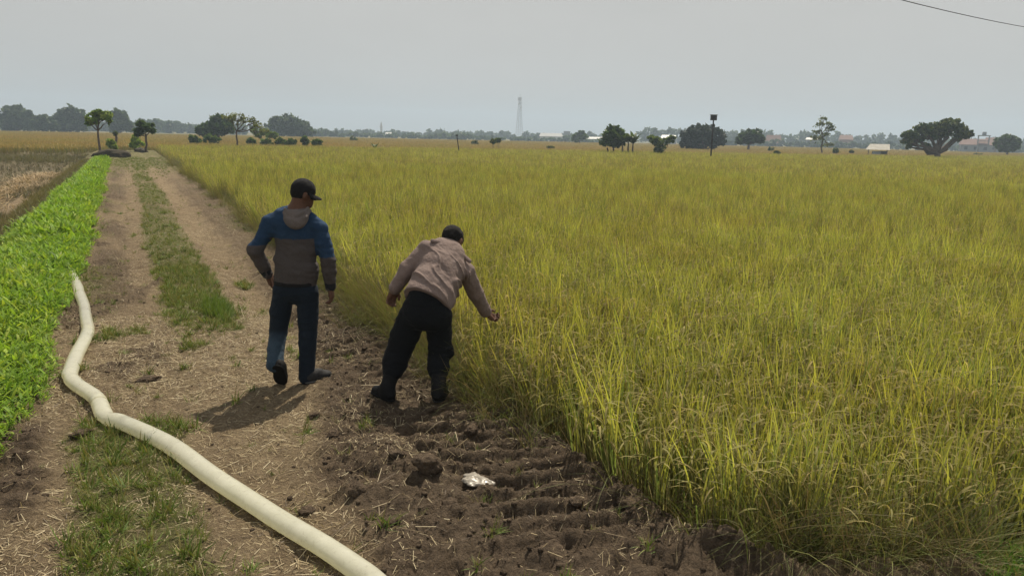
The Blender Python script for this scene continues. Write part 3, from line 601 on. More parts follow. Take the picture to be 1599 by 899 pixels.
sl = np.r_[0, np.cumsum(np.linalg.norm(np.diff(cl, axis=0), axis=1))]; su = np.arange(0, sl[-1], 0.022); cl = np.stack([np.interp(su, sl, cl[:, i]) for i in range(3)], 1)
cl[:, 2] = height(cl[:, 0], cl[:, 1], False)+0.046
k_ = np.array([1, 4, 6, 4, 1.])/16
for _ in range(2): cl[2:-2, 2] = sum(k_[j]*cl[j:len(cl)-4+j, 2] for j in range(5))
nr = 28; V = []
th = np.linspace(0, 2*math.pi, nr, endpoint=False)
for i, p in enumerate(cl):
    t = cl[min(i+1, len(cl)-1)]-cl[max(i-1, 0)]; t /= np.linalg.norm(t); a = np.cross(t, (0, 0, 1.)); a /= np.linalg.norm(a); b = np.cross(a, t)
    dk = np.min(np.linalg.norm(kinks[:, :2]-p[:2], axis=1)); r = HR*(1-0.15*math.exp(-(dk/0.045)**2)+0.02*math.sin(su[i]*2.3))
    wr = 1+0.012*vnoise(np.full(nr, su[i]*9), np.cos(th)*2, np.sin(th)*2, seed=101)+0.075*math.exp(-(dk/0.15)**2)*vnoise(np.full(nr, su[i]*34), np.cos(th)*1.5, np.sin(th)*1.5, seed=102)
    rr = r*wr; up = np.sin(th)*0.84; up = np.where(up < -0.70, -0.70, up)
    V.append(p+a*(np.cos(th)*1.04*rr)[:, None]+b*(up*rr)[:, None])
V = np.concatenate(V); m_ = len(cl); i0 = (np.arange(m_-1)[:, None]*nr); k0 = np.arange(nr)[None]; k1 = (k0+1) % nr
Fh = np.stack([i0+k0, i0+k1, i0+nr+k1, i0+nr+k0], 2).reshape(-1, 4)
hm_, nt, out = new_mat('hose_film'); b = N(nt, 'ShaderNodeBsdfPrincipled'); pos = world_pos(nt)
f1 = noise_fac(nt, 9, 0.35, 0.7, vec=pos); f2 = noise_fac(nt, 45, 0.55, 0.75, vec=pos, detail=6)
c = mixcol(nt, f1, (0.64, 0.645, 0.57), (0.71, 0.715, 0.65)); c = mixcol(nt, mixcol(nt, 0.3, (0, 0, 0), f2), c, (0.30, 0.25, 0.17)); f3 = noise_fac(nt, 2.2, 0.54, 0.74, vec=pos, detail=8); c = mixcol(nt, mixcol(nt, 0.40, (0, 0, 0), f3), c, (0.33, 0.285, 0.19))
nt.links.new(c, b.inputs['Base Color']); b.inputs['Roughness'].default_value = 0.16; b.inputs['Specular IOR Level'].default_value = 0.5
bp = N(nt, 'ShaderNodeBump'); bp.inputs['Strength'].default_value = 0.12; bp.inputs['Distance'].default_value = 0.01; nt.links.new(f1, bp.inputs['Height']); nt.links.new(bp.outputs[0], b.inputs['Normal'])
tr = N(nt, 'ShaderNodeBsdfTranslucent'); nt.links.new(mixcol(nt, 1.0, c, (1.32, 1.27, 1.06), 'MULTIPLY'), tr.inputs[0]); msh = N(nt, 'ShaderNodeMixShader'); msh.inputs[0].default_value = 0.5
nt.links.new(b.outputs[0], msh.inputs[1]); nt.links.new(tr.outputs[0], msh.inputs[2]); nt.links.new(msh.outputs[0], out.inputs[0])
hose = link('water_hose', fast_mesh('water_hose', V, Fh, smooth=True), hm_); tag(hose, 'long cream plastic water hose snaking along the earth track', 'hose')
# folded seam bands where lengths of film tube are joined
for j, (px, py) in enumerate(((137, 513), (152, 622))):
    kk = np.argmin(np.linalg.norm(cl[:, :2]-G(px, py, .075)[:2], axis=1)); V2 = []
    for i in range(kk-2, kk+3):
        p = cl[i]; t = cl[i+1]-cl[i-1]; t /= np.linalg.norm(t); a = np.cross(t, (0, 0, 1.)); a /= np.linalg.norm(a); b_ = np.cross(a, t); up = np.maximum(np.sin(th)*0.9, -0.72); q = 0.955*HR*(1.0 if abs(i-kk) == 2 else 1.035)
        V2.append(p+a*(np.cos(th)*1.04*q)[:, None]+b_*(up*q)[:, None])
    i0 = np.arange(4)[:, None]*nr
    link('seam_band', fast_mesh('seam_band', np.concatenate(V2), np.stack([i0+k0, i0+k1, i0+nr+k1, i0+nr+k0], 2).reshape(-1, 4), smooth=True), hm_, hose)

# ------------------------------------------------------------------ crumpled plastic bag on the soil
gx, gy = np.meshgrid(np.linspace(-1, 1, 34), np.linspace(-1, 1, 24)); rr = np.hypot(gx*0.95, gy)
th_ = np.arctan2(gy, gx); lim = 0.86+0.14*np.sin(3*th_+1)+0.08*np.sin(7*th_)
q = np.minimum(1, lim/np.maximum(rr, 1e-6)); X, Y = gx*q*0.108, gy*q*0.070
top = np.sqrt(np.clip(1-(rr*q/lim)**2, 0, 1)); Zt = top*(0.012+0.012*fbm(gx*3, gy*3, seed=110, octv=4))+0.012*np.abs(fbm(gx*4+gy*2, gy*5, seed=111, octv=3))*np.sign(top)
Pp = np.stack([X.ravel(), Y.ravel(), Zt.ravel()], 1); Pb = np.stack([X.ravel(), Y.ravel(), Zt.ravel()*0.1-0.004], 1)
ii = (np.arange(23)[:, None]*34+np.arange(33)[None]).ravel(); fq = np.stack([ii, ii+1, ii+35, ii+34], 1)
bm_, nt, out = new_mat('bag_film'); b = N(nt, 'ShaderNodeBsdfPrincipled'); b.inputs['Base Color'].default_value = (0.62, 0.60, 0.57, 1); b.inputs['Roughness'].default_value = 0.3
f = noise_fac(nt, 30, 0.3, 0.7, vec=world_pos(nt)); nt.links.new(mixcol(nt, f, (0.26, 0.23, 0.19), (0.46, 0.42, 0.36)), b.inputs['Base Color'])
tr = N(nt, 'ShaderNodeBsdfTranslucent'); tr.inputs[0].default_value = (0.6, 0.58, 0.55, 1); ms = N(nt, 'ShaderNodeMixShader'); ms.inputs[0].default_value = 0.3
nt.links.new(b.outputs[0], ms.inputs[1]); nt.links.new(tr.outputs[0], ms.inputs[2]); nt.links.new(ms.outputs[0], out.inputs[0])
bpz = G(745, 758, 0.05); bo = link('plastic_bag', fast_mesh('plastic_bag', np.r_[Pp, Pb], np.r_[fq, fq[:, ::-1]+len(Pp)], smooth=True), bm_, loc=(bpz[0], bpz[1], float(np.percentile(height(bpz[0]+0.1*rng.normal(0, 1, 40), bpz[1]+0.07*rng.normal(0, 1, 40)), 80))+0.012)); bo.rotation_euler = (0.06, 0.05, -YAW-0.45)
tag(bo, 'crumpled whitish plastic bag lying on the dark churned soil', 'bag')

# ------------------------------------------------------------------ people: smooth-union volumes turned into surfaces
def rot_from(fwd, up=(0, 0, 1.)):
    f = np.array(fwd, float); f /= np.linalg.norm(f); s = np.cross(f, up); s /= np.linalg.norm(s); u = np.cross(s, f); return np.stack([s, f, u], 1)   # columns side, front, up
class Vol:
    def __init__(s): s.p = []
    def cap(s, a, b, ra, rb=None, k=0.02, axis=None, sq=1.0):
        s.p.append(('c', np.array(a, float), np.array(b, float), ra, ra if rb is None else rb, k, None if axis is None else np.array(axis, float)/np.linalg.norm(axis), sq)); return s
    def chain(s, pts, rad, k=0.02, axis=None, sq=1.0):
        for i in range(len(pts)-1): s.cap(pts[i], pts[i+1], rad[i], rad[i+1], k if i == 0 else 0.012, axis, sq)
        return s
    def ell(s, c, r, M=None, k=0.02):
        s.p.append(('e', np.array(c, float), np.array(r, float), np.eye(3) if M is None else M, k)); return s
    def mesh(s, h, disp=None, cut=None):
        lo, hi = np.full(3, 1e9), np.full(3, -1e9); bb = []
        for q in s.p:
            if q[0] == 'c': r = max(q[3], q[4]); a = np.minimum(q[1], q[2])-r; b = np.maximum(q[1], q[2])+r
            else: r = q[2].max(); a = q[1]-r; b = q[1]+r
            bb.append((a, b)); lo = np.minimum(lo, a); hi = np.maximum(hi, b)
        lo -= 4*h+0.01; hi += 4*h+0.01; n = np.ceil((hi-lo)/h).astype(int)+1; D = np.full(n, 0.5, np.float32)
        ax = [lo[i]+np.arange(n[i])*h for i in range(3)]
        for q, (a, b) in zip(s.p, bb):
            k = q[5] if q[0] == 'c' else q[4]; mgn = 0.03+k
            i0 = np.maximum(0, np.floor((a-mgn-lo)/h).astype(int)); i1 = np.minimum(n, np.ceil((b+mgn-lo)/h).astype(int)+1)
            sl_ = tuple(slice(i0[j], i1[j]) for j in range(3)); X = np.stack(np.meshgrid(*[ax[j][sl_[j]] for j in range(3)], indexing='ij'), -1)
            if q[0] == 'c':
                _, A, B, ra, rb, _, axis, sq = q; pa = X-A; ba = B-A
                if axis is not None: 
                    al = ba@axis; tt = np.clip((pa@ba)/(ba@ba+1e-12), 0, 1); off = pa-tt[..., None]*ba; oa = off@axis; off = off+axis*((oa*(1/sq-1))[..., None]); d = np.linalg.norm(off, axis=-1)-(ra+(rb-ra)*tt); d = np.where(d > 0, d*sq**0.5, d)
                else:
                    tt = np.clip((pa@ba)/(ba@ba+1e-12), 0, 1); d = np.linalg.norm(pa-tt[..., None]*ba, axis=-1)-(ra+(rb-ra)*tt)
            else:
                _, c, r, M, _ = q; L_ = (X-c)@M; k0_ = np.linalg.norm(L_/r, axis=-1); k1_ = np.linalg.norm(L_/(r*r), axis=-1)+1e-9; d = k0_*(k0_-1)/k1_
            o = D[sl_]; hh = np.clip(0.5+0.5*(o-d)/k, 0, 1); D[sl_] = o*(1-hh)+d*hh-k*hh*(1-hh)
        if cut is not None or disp is not None:
            act = np.abs(D) < 0.05; I = np.argwhere(act); X = lo+I*h; v = D[act]
            if disp is not None: v = v+disp(X)
            if cut is not None: v = np.maximum(v, cut(X))
            D[act] = v
            if cut is not None:
                ins = D <= -0.05; I = np.argwhere(ins); D[ins] = np.maximum(D[ins], cut(lo+I*h))
        return surface_nets(D, lo, h)
def surface_nets(D, lo, h):
    ins = D < 0; n = D.shape
    c = np.zeros((n[0]-1, n[1]-1, n[2]-1), np.int8)
    for dx in (0, 1):
        for dy in (0, 1):
            for dz in (0, 1): c += ins[dx:n[0]-1+dx, dy:n[1]-1+dy, dz:n[2]-1+dz]
    act = (c > 0) & (c < 8); I = np.argwhere(act); vid = np.full(c.shape, -1, np.int64); vid[act] = np.arange(len(I))
    S = np.zeros((len(I), 3)); W = np.zeros(len(I))
    cor = [(0,0,0),(1,0,0),(0,1,0),(1,1,0),(0,0,1),(1,0,1),(0,1,1),(1,1,1)]
    val = np.stack([D[I[:, 0]+a, I[:, 1]+b, I[:, 2]+e] for a, b, e in cor], 1)
    for a in range(8):
        for b in range(a+1, 8):
            if sum(abs(cor[a][i]-cor[b][i]) for i in range(3)) != 1: continue
            m = (val[:, a] < 0) != (val[:, b] < 0); t = np.where(m, val[:, a]/(val[:, a]-val[:, b]+1e-12), 0)
            S += np.where(m[:, None], np.array(cor[a])+t[:, None]*(np.array(cor[b])-np.array(cor[a])), 0); W += m
    V = lo+(I+S/np.maximum(W, 1)[:, None])*h; Fs = []
    for axn in range(3):
        u, v = [(1, 2), (2, 0), (0, 1)][axn]; sl0 = [slice(None)]*3; sl1 = [slice(None)]*3; sl0[axn] = slice(0, n[axn]-1); sl1[axn] = slice(1, n[axn])
        a, b = ins[tuple(sl0)], ins[tuple(sl1)]; E_ = np.argwhere(a != b); s_ = a[tuple(E_.T)]
        okk = (E_[:, u] > 0) & (E_[:, v] > 0) & (E_[:, u] < n[u]-1) & (E_[:, v] < n[v]-1); E_ = E_[okk]; s_ = s_[okk]
        def g(du, dv):
            q = E_.copy(); q[:, u] -= du; q[:, v] -= dv; return vid[q[:, 0], q[:, 1], q[:, 2]]
        Q = np.stack([g(1, 1), g(0, 1), g(0, 0), g(1, 0)], 1); Q[~s_] = Q[~s_][:, ::-1]; Fs.append(Q)
    return V, np.concatenate(Fs)
def cloth_mat(name, rough=0.9, weave=220, bump=0.25, sheen=0.02):
    m, nt, out = new_mat(name); b = N(nt, 'ShaderNodeBsdfPrincipled'); at = N(nt, 'ShaderNodeAttribute', attribute_name='Col').outputs['Color']; tc = N(nt, 'ShaderNodeTexCoord').outputs['Object']
    f = noise_fac(nt, weave, 0.3, 0.7, vec=tc, detail=2); g2 = noise_fac(nt, 9, 0.3, 0.7, vec=tc); g3 = noise_fac(nt, 22, 0.25, 0.75, vec=tc, detail=3)
    c = mixcol(nt, f, mixcol(nt, 1.0, at, (0.78, 0.78, 0.78), 'MULTIPLY'), mixcol(nt, 1.0, at, (1.15, 1.15, 1.15), 'MULTIPLY')); c = mixcol(nt, g2, c, mixcol(nt, 1.0, c, (1.18, 1.15, 1.10), 'MULTIPLY'))
    nt.links.new(c, b.inputs['Base Color']); b.inputs['Roughness'].default_value = rough; b.inputs['Specular IOR Level'].default_value = 0.15; b.inputs['Sheen Weight'].default_value = sheen
    bp = N(nt, 'ShaderNodeBump'); bp.inputs['Strength'].default_value = bump; bp.inputs['Distance'].default_value = 0.002; nt.links.new(f, bp.inputs['Height']); b2 = N(nt, 'ShaderNodeBump'); b2.inputs['Strength'].default_value = bump*2; b2.inputs['Distance'].default_value = 0.012; nt.links.new(g3, b2.inputs['Height']); nt.links.new(bp.outputs[0], b2.inputs['Normal']); nt.links.new(b2.outputs[0], b.inputs['Normal']); nt.links.new(b.outputs[0], out.inputs[0]); return m
CLOTH = cloth_mat('cloth'); LEATHER = cloth_mat('boot_leather', 0.75, 60, 0.15, 0.0); SKIN = cloth_mat('skin', 0.55, 120, 0.03, 0.0)
SKINC = np.array((0.115, 0.062, 0.044)); HAIRC = np.array((0.012, 0.011, 0.011))
def garment(name, vm, col, mat, parent, base):
    V, Fq = vm; c = col(V) if callable(col) else np.broadcast_to(np.array(col, float), V.shape)
    return link(name, fast_mesh(name, V-base, Fq, c, smooth=True), mat, parent)
def hand(vol, wrist, palm_dir, thumb_dir, size=0.185, curl=0.5, nrm=None):
    """palm and five separate fingers, bent round towards the palm side"""
    d = np.array(palm_dir, float); d /= np.linalg.norm(d); t = np.array(thumb_dir, float); t -= d*(t@d); t /= np.linalg.norm(t); nrm = np.cross(d, t) if nrm is None else nrm
    w = np.array(wrist, float); L = size
    vol.cap(w+d*0.02-t*0.012, w+d*0.085-t*0.020, 0.021, 0.019, 0.015); vol.cap(w+d*0.02+t*0.012, w+d*0.09+t*0.018, 0.021, 0.019, 0.015)
    for i, (o, l) in enumerate(((0.031, 0.066), (0.011, 0.075), (-0.009, 0.070), (-0.029, 0.054))):
        a = w+d*0.095+t*o; ang = 0.35+curl*0.6; b = a+(d*math.cos(ang*.6)+nrm*math.sin(ang*.6))*l*0.5; c = b+(d*math.cos(ang*1.7)+nrm*math.sin(ang*1.7))*l*0.32; e = c+(d*math.cos(ang*2.5)+nrm*math.sin(ang*2.5))*l*0.25
        vol.chain([a-d*0.01, b, c, e], [0.0095, 0.0088, 0.0080, 0.0070], 0.006)
    a = w+d*0.035+t*0.030; b = a+(d*0.75+t*0.55+nrm*0.3)*0.035; c = b+(d*0.9+t*0.1+nrm*0.45)*0.030; vol.chain([a, b, c], [0.0125, 0.0105, 0.0085], 0.008)
def head(vol, c, face, tilt_up=(0, 0, 1.), s=1.0):
    M = rot_from(face, tilt_up); side, fr, up = M[:, 0], M[:, 1], M[:, 2]
    vol.ell(c+fr*-0.008*s+up*0.025*s, (0.076*s, 0.096*s, 0.092*s), M, 0.02)                       # skull
    vol.ell(c+fr*0.030*s-up*0.045*s, (0.058*s, 0.064*s, 0.070*s), M, 0.03)                        # face and jaw
    vol.ell(c+fr*0.070*s-up*0.092*s, (0.022*s, 0.018*s, 0.018*s), M, 0.03)                        # chin
    vol.cap(c+fr*0.088*s+up*0.005*s, c+fr*0.108*s-up*0.030*s, 0.008*s, 0.013*s, 0.012)            # nose
    vol.cap(c+fr*0.080*s-up*0.060*s-side*0.018*s, c+fr*0.080*s-up*0.060*s+side*0.018*s, 0.009*s, None, 0.008)   # lips
    vol.cap(c+fr*0.083*s+up*0.022*s-side*0.035*s, c+fr*0.083*s+up*0.022*s+side*0.035*s, 0.011*s, None, 0.012)   # brow
    for q in (-1, 1): vol.ell(c+side*q*0.078*s-fr*0.005*s-up*0.012*s, (0.012*s, 0.020*s, 0.032*s), M, 0.008)      # ears
    return M
def skin_colour(c, M, s=1.0):
    side, fr, up = M[:, 0], M[:, 1], M[:, 2]
    def f(V):
        col = np.repeat(SKINC[None], len(V), 0); q = (V-c)@M
        lips = (q[:, 1] > 0.07*s) & (np.abs(q[:, 2]+0.060*s) < 0.008*s) & (np.abs(q[:, 0]) < 0.024*s); col[lips] = (0.22, 0.08, 0.06)
        brow = (q[:, 1] > 0.06*s) & (np.abs(q[:, 2]-0.027*s) < 0.006*s) & (np.abs(np.abs(q[:, 0])-0.032*s) < 0.018*s); col[brow] = HAIRC
        eye = (q[:, 1] > 0.06*s) & (np.abs(q[:, 2]-0.004*s) < 0.006*s) & (np.abs(np.abs(q[:, 0])-0.031*s) < 0.012*s); col[eye] = (0.03, 0.025, 0.02)
        return col
    return f
def wr(scale, amp, seed, stretch=(1, 1, 1)):
    def f(X): return -amp*(fbm(X[:, 0]*scale*stretch[0], X[:, 1]*scale*stretch[1], X[:, 2]*scale*stretch[2], seed=seed, octv=3))
    return f
r0 = _r.copy(); UPV = np.array([0, 0, 1.])
def shoe(parent, base, heel, toe, col, solec, w=0.046, up=(0, 0, 1.), shaft=None, sr=0.055):
    heel, toe = np.array(heel, float), np.array(toe, float); d = (toe-heel)/np.linalg.norm(toe-heel); M = rot_from(d, up); u = M[:, 2]; v = Vol()
    v.ell(heel+d*0.045+u*0.045, (w*0.86, 0.065, 0.052), M, 0.02); v.ell(heel+d*0.15+u*0.032, (w, 0.095, 0.040), M, 0.03); v.ell(heel+d*0.09+u*0.058, (w*0.8, 0.075, 0.046), M, 0.03)
    if shaft is not None: v.chain([heel+d*0.055+u*0.05, heel+d*0.055+u*0.10, np.array(shaft, float)], [sr*0.92, sr*0.92, sr], 0.03)
    o = garment('boot' if shaft is not None else 'shoe', v.mesh(0.006, disp=wr(26, 0.004, 5), cut=lambda X: -((X-heel)@u)+0.012), col, LEATHER, parent, base)
    sv = Vol(); sv.ell(heel+d*0.045+u*0.008, (w*0.92, 0.068, 0.02), M, 0.01); sv.ell(heel+d*0.155+u*0.008, (w*1.05, 0.100, 0.02), M, 0.03)
    garment('sole', sv.mesh(0.006, cut=lambda X: np.maximum(-((X-heel)@u), ((X-heel)@u)-0.016)), solec, LEATHER, o, base); return o

# ---- standing man in the two-tone hooded jacket
d0 = 5.83; p = lambda x, y, dd=0.0: P(x, y, d0+dd)
base = np.array([*G(455, 598)[:2], 0.0])
BLUE = np.array((0.019, 0.043, 0.092)); GREYB = np.array((0.068, 0.060, 0.061)); HOODC = np.array((0.125, 0.108, 0.106)); JEAN = np.array((0.011, 0.017, 0.028)); JEAN_PALE = np.array((0.07, 0.115, 0.165))
hc1 = p(474, 302, 0.02); face1 = 0.86*r0+0.50*FH-0.22*UPV
bv = Vol(); M1 = head(bv, hc1, face1, (0, 0, 1.), 0.93)
bv.chain([p(467, 312, 0.0), p(461, 340, -0.02)], [0.056, 0.062], 0.03); bv.chain([p(461, 345), p(461, 400), p(462, 446)], [0.12, 0.115, 0.125], 0.05, FH, 0.65)
LA = [p(421, 353, 0), p(398, 391, -0.05), p(417, 427, 0.03)]; RA = [p(498, 357, 0), p(512, 405, -0.01), p(516, 447, 0.04)]
bv.cap(p(461, 348), LA[0], 0.06, 0.05, 0.04); bv.cap(p(461, 348), RA[0], 0.06, 0.05, 0.04); bv.chain(LA, [0.046, 0.038, 0.028], 0.02); bv.chain(RA, [0.046, 0.038, 0.028], 0.02)
LL = [p(443, 452), p(434, 518, 0.06), p(428, 574, -0.13)]; RL = [p(481, 452), p(482, 520, 0.03), p(480, 588, 0.0)]
bv.chain(LL, [0.075, 0.055, 0.04], 0.03); bv.chain(RL, [0.075, 0.055, 0.04], 0.03)
hand(bv, LA[2], p(427, 447, 0.07)-LA[2], FH*1.0+r0*0.2, curl=0.5); hand(bv, RA[2], p(519, 474, 0.05)-RA[2], FH, curl=0.45, nrm=-r0)
man1 = garment('person', bv.mesh(0.0048), skin_colour(hc1, M1, 0.93), SKIN, None, base); man1.location = base
tag(man1, 'person in blue and grey hooded jacket, jeans and black cap standing with back turned', 'person', 'people on the track')
jv = Vol(); zc = p(461, 371)[2]
jv.chain([p(460, 352), p(463, 390), p(463, 420), p(462, 433)], [0.168, 0.163, 0.172, 0.172], 0.035, FH, 0.66); jv.chain([p(425, 352), p(443, 341), p(461, 335), p(480, 342), p(495, 355)], [0.062, 0.068, 0.070, 0.068, 0.062], 0.06)
jv.chain(LA, [0.062, 0.056, 0.044], 0.022); jv.chain(RA, [0.066, 0.062, 0.046], 0.03)
jv.cap(p(424, 348), p(414, 365), 0.060, 0.06, 0.03)
def jdisp(X):
    s = X@r0; z = X[:, 2]; a = 0.011*fbm(s*7+z*5, z*11-s*4, X@FH*6, seed=130, octv=3); hem = 0.010*np.exp(-((z-p(461, 430)[2])/0.035)**2)*np.sin((s*190))*0.35
    return -(a*1.4+hem)-0.012*np.abs(fbm(s*5+z*9, z*16, X@FH*5, seed=131, octv=2))
def jcol(V):
    s = (V@r0)-(base@r0); z = V[:, 2]; c = np.repeat(GREYB[None], len(V), 0)
    torso_blue = z > zc+0.004*fbm(s*20, s*0, seed=3)
    il = (s < (p(424, 380)@r0-base@r0)); ir = s > (p(494, 380)@r0-base@r0)
    blue = np.where(il, z > p(405, 381)[2], np.where(ir, z > p(512, 400)[2], torso_blue)); c[blue] = BLUE; return c
garment('jacket', jv.mesh(0.0065, jdisp, cut=lambda X: p(461, 440)[2]-X[:, 2]+0.0*X[:, 0]-10*((np.abs(X@r0-base@r0) > 0.21))), jcol, CLOTH, man1, base)
hv = Vol(); Mh = rot_from(FH*0.82-UPV*0.57, UPV)
for i in range(10):
    t0, t1 = 2*math.pi*i/10, 2*math.pi*(i+1)/10; rg = lambda t: p(462, 328, 0.0)+r0*0.080*math.cos(t)+FH*0.075*math.sin(t)+UPV*0.020*math.sin(t); hv.cap(rg(t0), rg(t1), 0.024, None, 0.012)
hv.ell(p(462, 341, -0.085), (0.098, 0.040, 0.075), Mh, 0.03); hv.ell(p(463, 350, -0.105), (0.062, 0.034, 0.042), Mh, 0.03)
hv.chain([p(441, 329, -0.05), p(451, 342, -0.105), p(464, 347, -0.125), p(476, 340, -0.105), p(484, 329, -0.05)], [0.014, 0.017, 0.018, 0.017, 0.014], 0.010)
hv.chain([p(445, 326, -0.06), p(454, 334, -0.095), p(464, 337, -0.105), p(474, 332, -0.095), p(481, 325, -0.06)], [0.012, 0.014, 0.015, 0.014, 0.012], 0.008)
garment('hood', hv.mesh(0.0055, wr(14, 0.004, 133, (1, 1, 2))), HOODC, CLOTH, man1, base)
for q, (a, b) in enumerate(((LA[2], LA[1]), (RA[2], RA[1]))):
    cv = Vol(); u = (b-a)/np.linalg.norm(b-a); cv.cap(a-u*0.004, a+u*0.030, 0.042, 0.046, 0.01); garment('cuff', cv.mesh(0.006), (0.020, 0.022, 0.028), CLOTH, man1, base)
tv = Vol(); tv.chain([p(461, 434), p(461, 446)], [0.160, 0.152], 0.03, FH, 0.66)
tv.chain([p(443, 455), p(438, 485, 0.03), p(434, 518, 0.05), p(430, 545, -0.05), p(429, 568, -0.12)], [0.088, 0.082, 0.070, 0.064, 0.070], 0.02); tv.chain([p(480, 455), p(481, 485, 0.02), p(481, 520, 0.02), p(480, 560, 0.0), p(479, 588, -0.01)], [0.088, 0.083, 0.073, 0.064, 0.068], 0.02)
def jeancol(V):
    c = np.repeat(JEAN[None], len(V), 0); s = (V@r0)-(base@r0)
    m = sstep(p(434, 518)[2]-V[:, 2], -0.05, 0.09)*(s < (p(456, 540)@r0-base@r0)); return c+(JEAN_PALE-JEAN)*(m*0.42)[:, None]  # left leg blends to a paler blue below the knee
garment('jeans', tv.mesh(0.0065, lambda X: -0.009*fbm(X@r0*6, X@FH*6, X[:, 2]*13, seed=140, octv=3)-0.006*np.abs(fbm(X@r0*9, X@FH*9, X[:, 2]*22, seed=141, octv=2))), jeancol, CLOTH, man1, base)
belt = Vol(); belt.cap(p(461, 440), p(461, 443), 0.168, None, 0.01, FH, 0.68); garment('belt', belt.mesh(0.007, cut=lambda X: np.abs(X[:, 2]-p(461, 441)[2])-0.018), (0.012, 0.012, 0.014), LEATHER, man1, base)
hl = p(433, 570, -0.20); tl_ = p(424, 597, -0.06); tl_ = hl+(tl_-hl)/np.linalg.norm(tl_-hl)*0.27
shoe(man1, base, hl+np.array([0, 0, -0.02]), hl+(FH*0.62-r0*0.08-UPV*0.85)*0.27+np.array([0, 0, -0.02]), (0.014, 0.013, 0.013), (0.010, 0.009, 0.009), 0.055, up=FH*0.8+UPV*0.6)
h2 = p(479, 597, -0.05); h2[2] = float(height(h2[0:1], h2[1:2])[0])+0.012; shoe(man1, base, h2+np.array([0, 0, 0.005]), h2+(r0*0.62+FH*0.78)*0.27+np.array([0, 0, 0.005]), (0.03, 0.03, 0.032), (0.10, 0.10, 0.10), 0.052)
cv = Vol(); Mc = M1; sd, fr, up = M1[:, 0], M1[:, 1], M1[:, 2]
cv.ell(hc1+up*0.030-fr*0.008, (0.079, 0.098, 0.088), M1, 0.01)
capo = garment('cap', cv.mesh(0.0055, wr(18, 0.002, 9), cut=lambda X: -((X-hc1)@up)-0.002-0.10*((X-hc1)@fr)), (0.013, 0.013, 0.015), CLOTH, man1, base)
a_ = np.linspace(-1.25, 1.25, 15); Vb = []
for lay in (0.004, -0.004):
    for t in a_: Vb.append(hc1+fr*(0.086*math.cos(t)-0.008)+sd*0.080*math.sin(t)+up*(0.006+lay))
    for t in a_: Vb.append(hc1+fr*(0.082*math.cos(t)-0.008+0.076*math.cos(t*1.05)**0.8)+sd*0.084*math.sin(t)+up*(-0.016+lay-0.014*abs(math.sin(t))))
nn = 15; Fb = []
for i in range(nn-1):
    Fb += [(i, i+1, nn+i+1, nn+i), (2*nn+i, 3*nn+i, 3*nn+i+1, 2*nn+i+1), (nn+i, nn+i+1, 3*nn+i+1, 3*nn+i)]
link('brim', fast_mesh('brim', np.array(Vb)-base, np.array(Fb), np.tile((0.012, 0.012, 0.014), (len(Vb), 1)), smooth=False), CLOTH, capo)
lg = Vol(); lg.ell(hc1+up*0.004-sd*0.083+fr*0.02, (0.003, 0.008, 0.006), M1, 0.003); garment('snap', lg.mesh(0.003), (0.25, 0.25, 0.25), CLOTH, capo, base)
hr = Vol(); hr.ell(hc1+up*0.004-fr*0.018, (0.075, 0.085, 0.084), M1, 0.01)
garment('hair', hr.mesh(0.006, wr(40, 0.004, 12), cut=lambda X: np.maximum(((X-hc1)@fr)-0.012, np.maximum(((X-hc1)@up)-0.02, -((X-hc1)@up)-0.052))), HAIRC, CLOTH, man1, base)

# ---- bending man in the taupe uniform shirt
d0 = 5.40; p = lambda x, y, dd=0.0: P(x, y, d0+dd)
base = np.array([*G(642, 634)[:2], 0.0]); TAUPE = np.array((0.185, 0.142, 0.132)); BLK = np.array((0.006, 0.007, 0.009))
hc2 = p(707, 376, 0.43); face2 = 0.42*r0+0.80*FH-0.62*UPV; tu = FH*0.5+UPV*0.8+r0*0.1
bv = Vol(); M2 = head(bv, hc2, face2, tu, 1.0); sd, fr, up = M2[:, 0], M2[:, 1], M2[:, 2]
bv.chain([hc2-up*0.05-fr*0.02, p(695, 398, 0.33)], [0.057, 0.064], 0.03); tax = (p(694, 405, 0.30)-p(668, 472, 0.0)); tax /= np.linalg.norm(tax)
sax = p(728, 424, 0.33)-p(664, 392, 0.27); sax -= tax*(sax@tax); sax /= np.linalg.norm(sax); bax = np.cross(sax, tax)     # out of the chest
if bax@FH < 0: bax = -bax
h1 = G(612, 630, 0.05); h1[2] = float(height(h1[0:1], h1[1:2])[0])+0.02; h2 = G(683, 637, 0.05); h2[2] = float(height(h2[0:1], h2[1:2])[0])+0.02; d1, d2 = -r0*0.70+FH*0.70, r0*0.10+FH*0.98
bv.chain([p(694, 405, 0.30), p(682, 435, 0.17), p(668, 472, 0.0)], [0.11, 0.11, 0.12], 0.05, bax, 0.55)
LA = [p(664, 391, 0.27), p(637, 420, 0.20), p(618, 449, 0.16)]; RA = [p(728, 426, 0.33), p(743, 458, 0.40), p(758, 486, 0.50)]
bv.cap(p(693, 404, 0.3), LA[0], 0.06, 0.05, 0.04); bv.cap(p(693, 404, 0.3), RA[0], 0.06, 0.05, 0.04); bv.chain(LA, [0.046, 0.038, 0.029], 0.02); bv.chain(RA, [0.046, 0.038, 0.029], 0.02)
LL = [p(650, 482, 0), p(625, 540, 0.07), h1+d1*0.055+UPV*0.09]; RL = [p(688, 492, 0.0), p(685, 552, 0.05), h2+d2*0.055+UPV*0.09]
bv.chain(LL, [0.08, 0.058, 0.038], 0.03); bv.chain(RL, [0.08, 0.058, 0.038], 0.03)
hand(bv, LA[2], p(608, 474, 0.18)-LA[2], r0*0.8+FH*0.4, curl=0.55); hand(bv, RA[2], p(778, 503, 0.58)-RA[2], -r0*0.3+FH*0.5+UPV*0.8, curl=1.15)
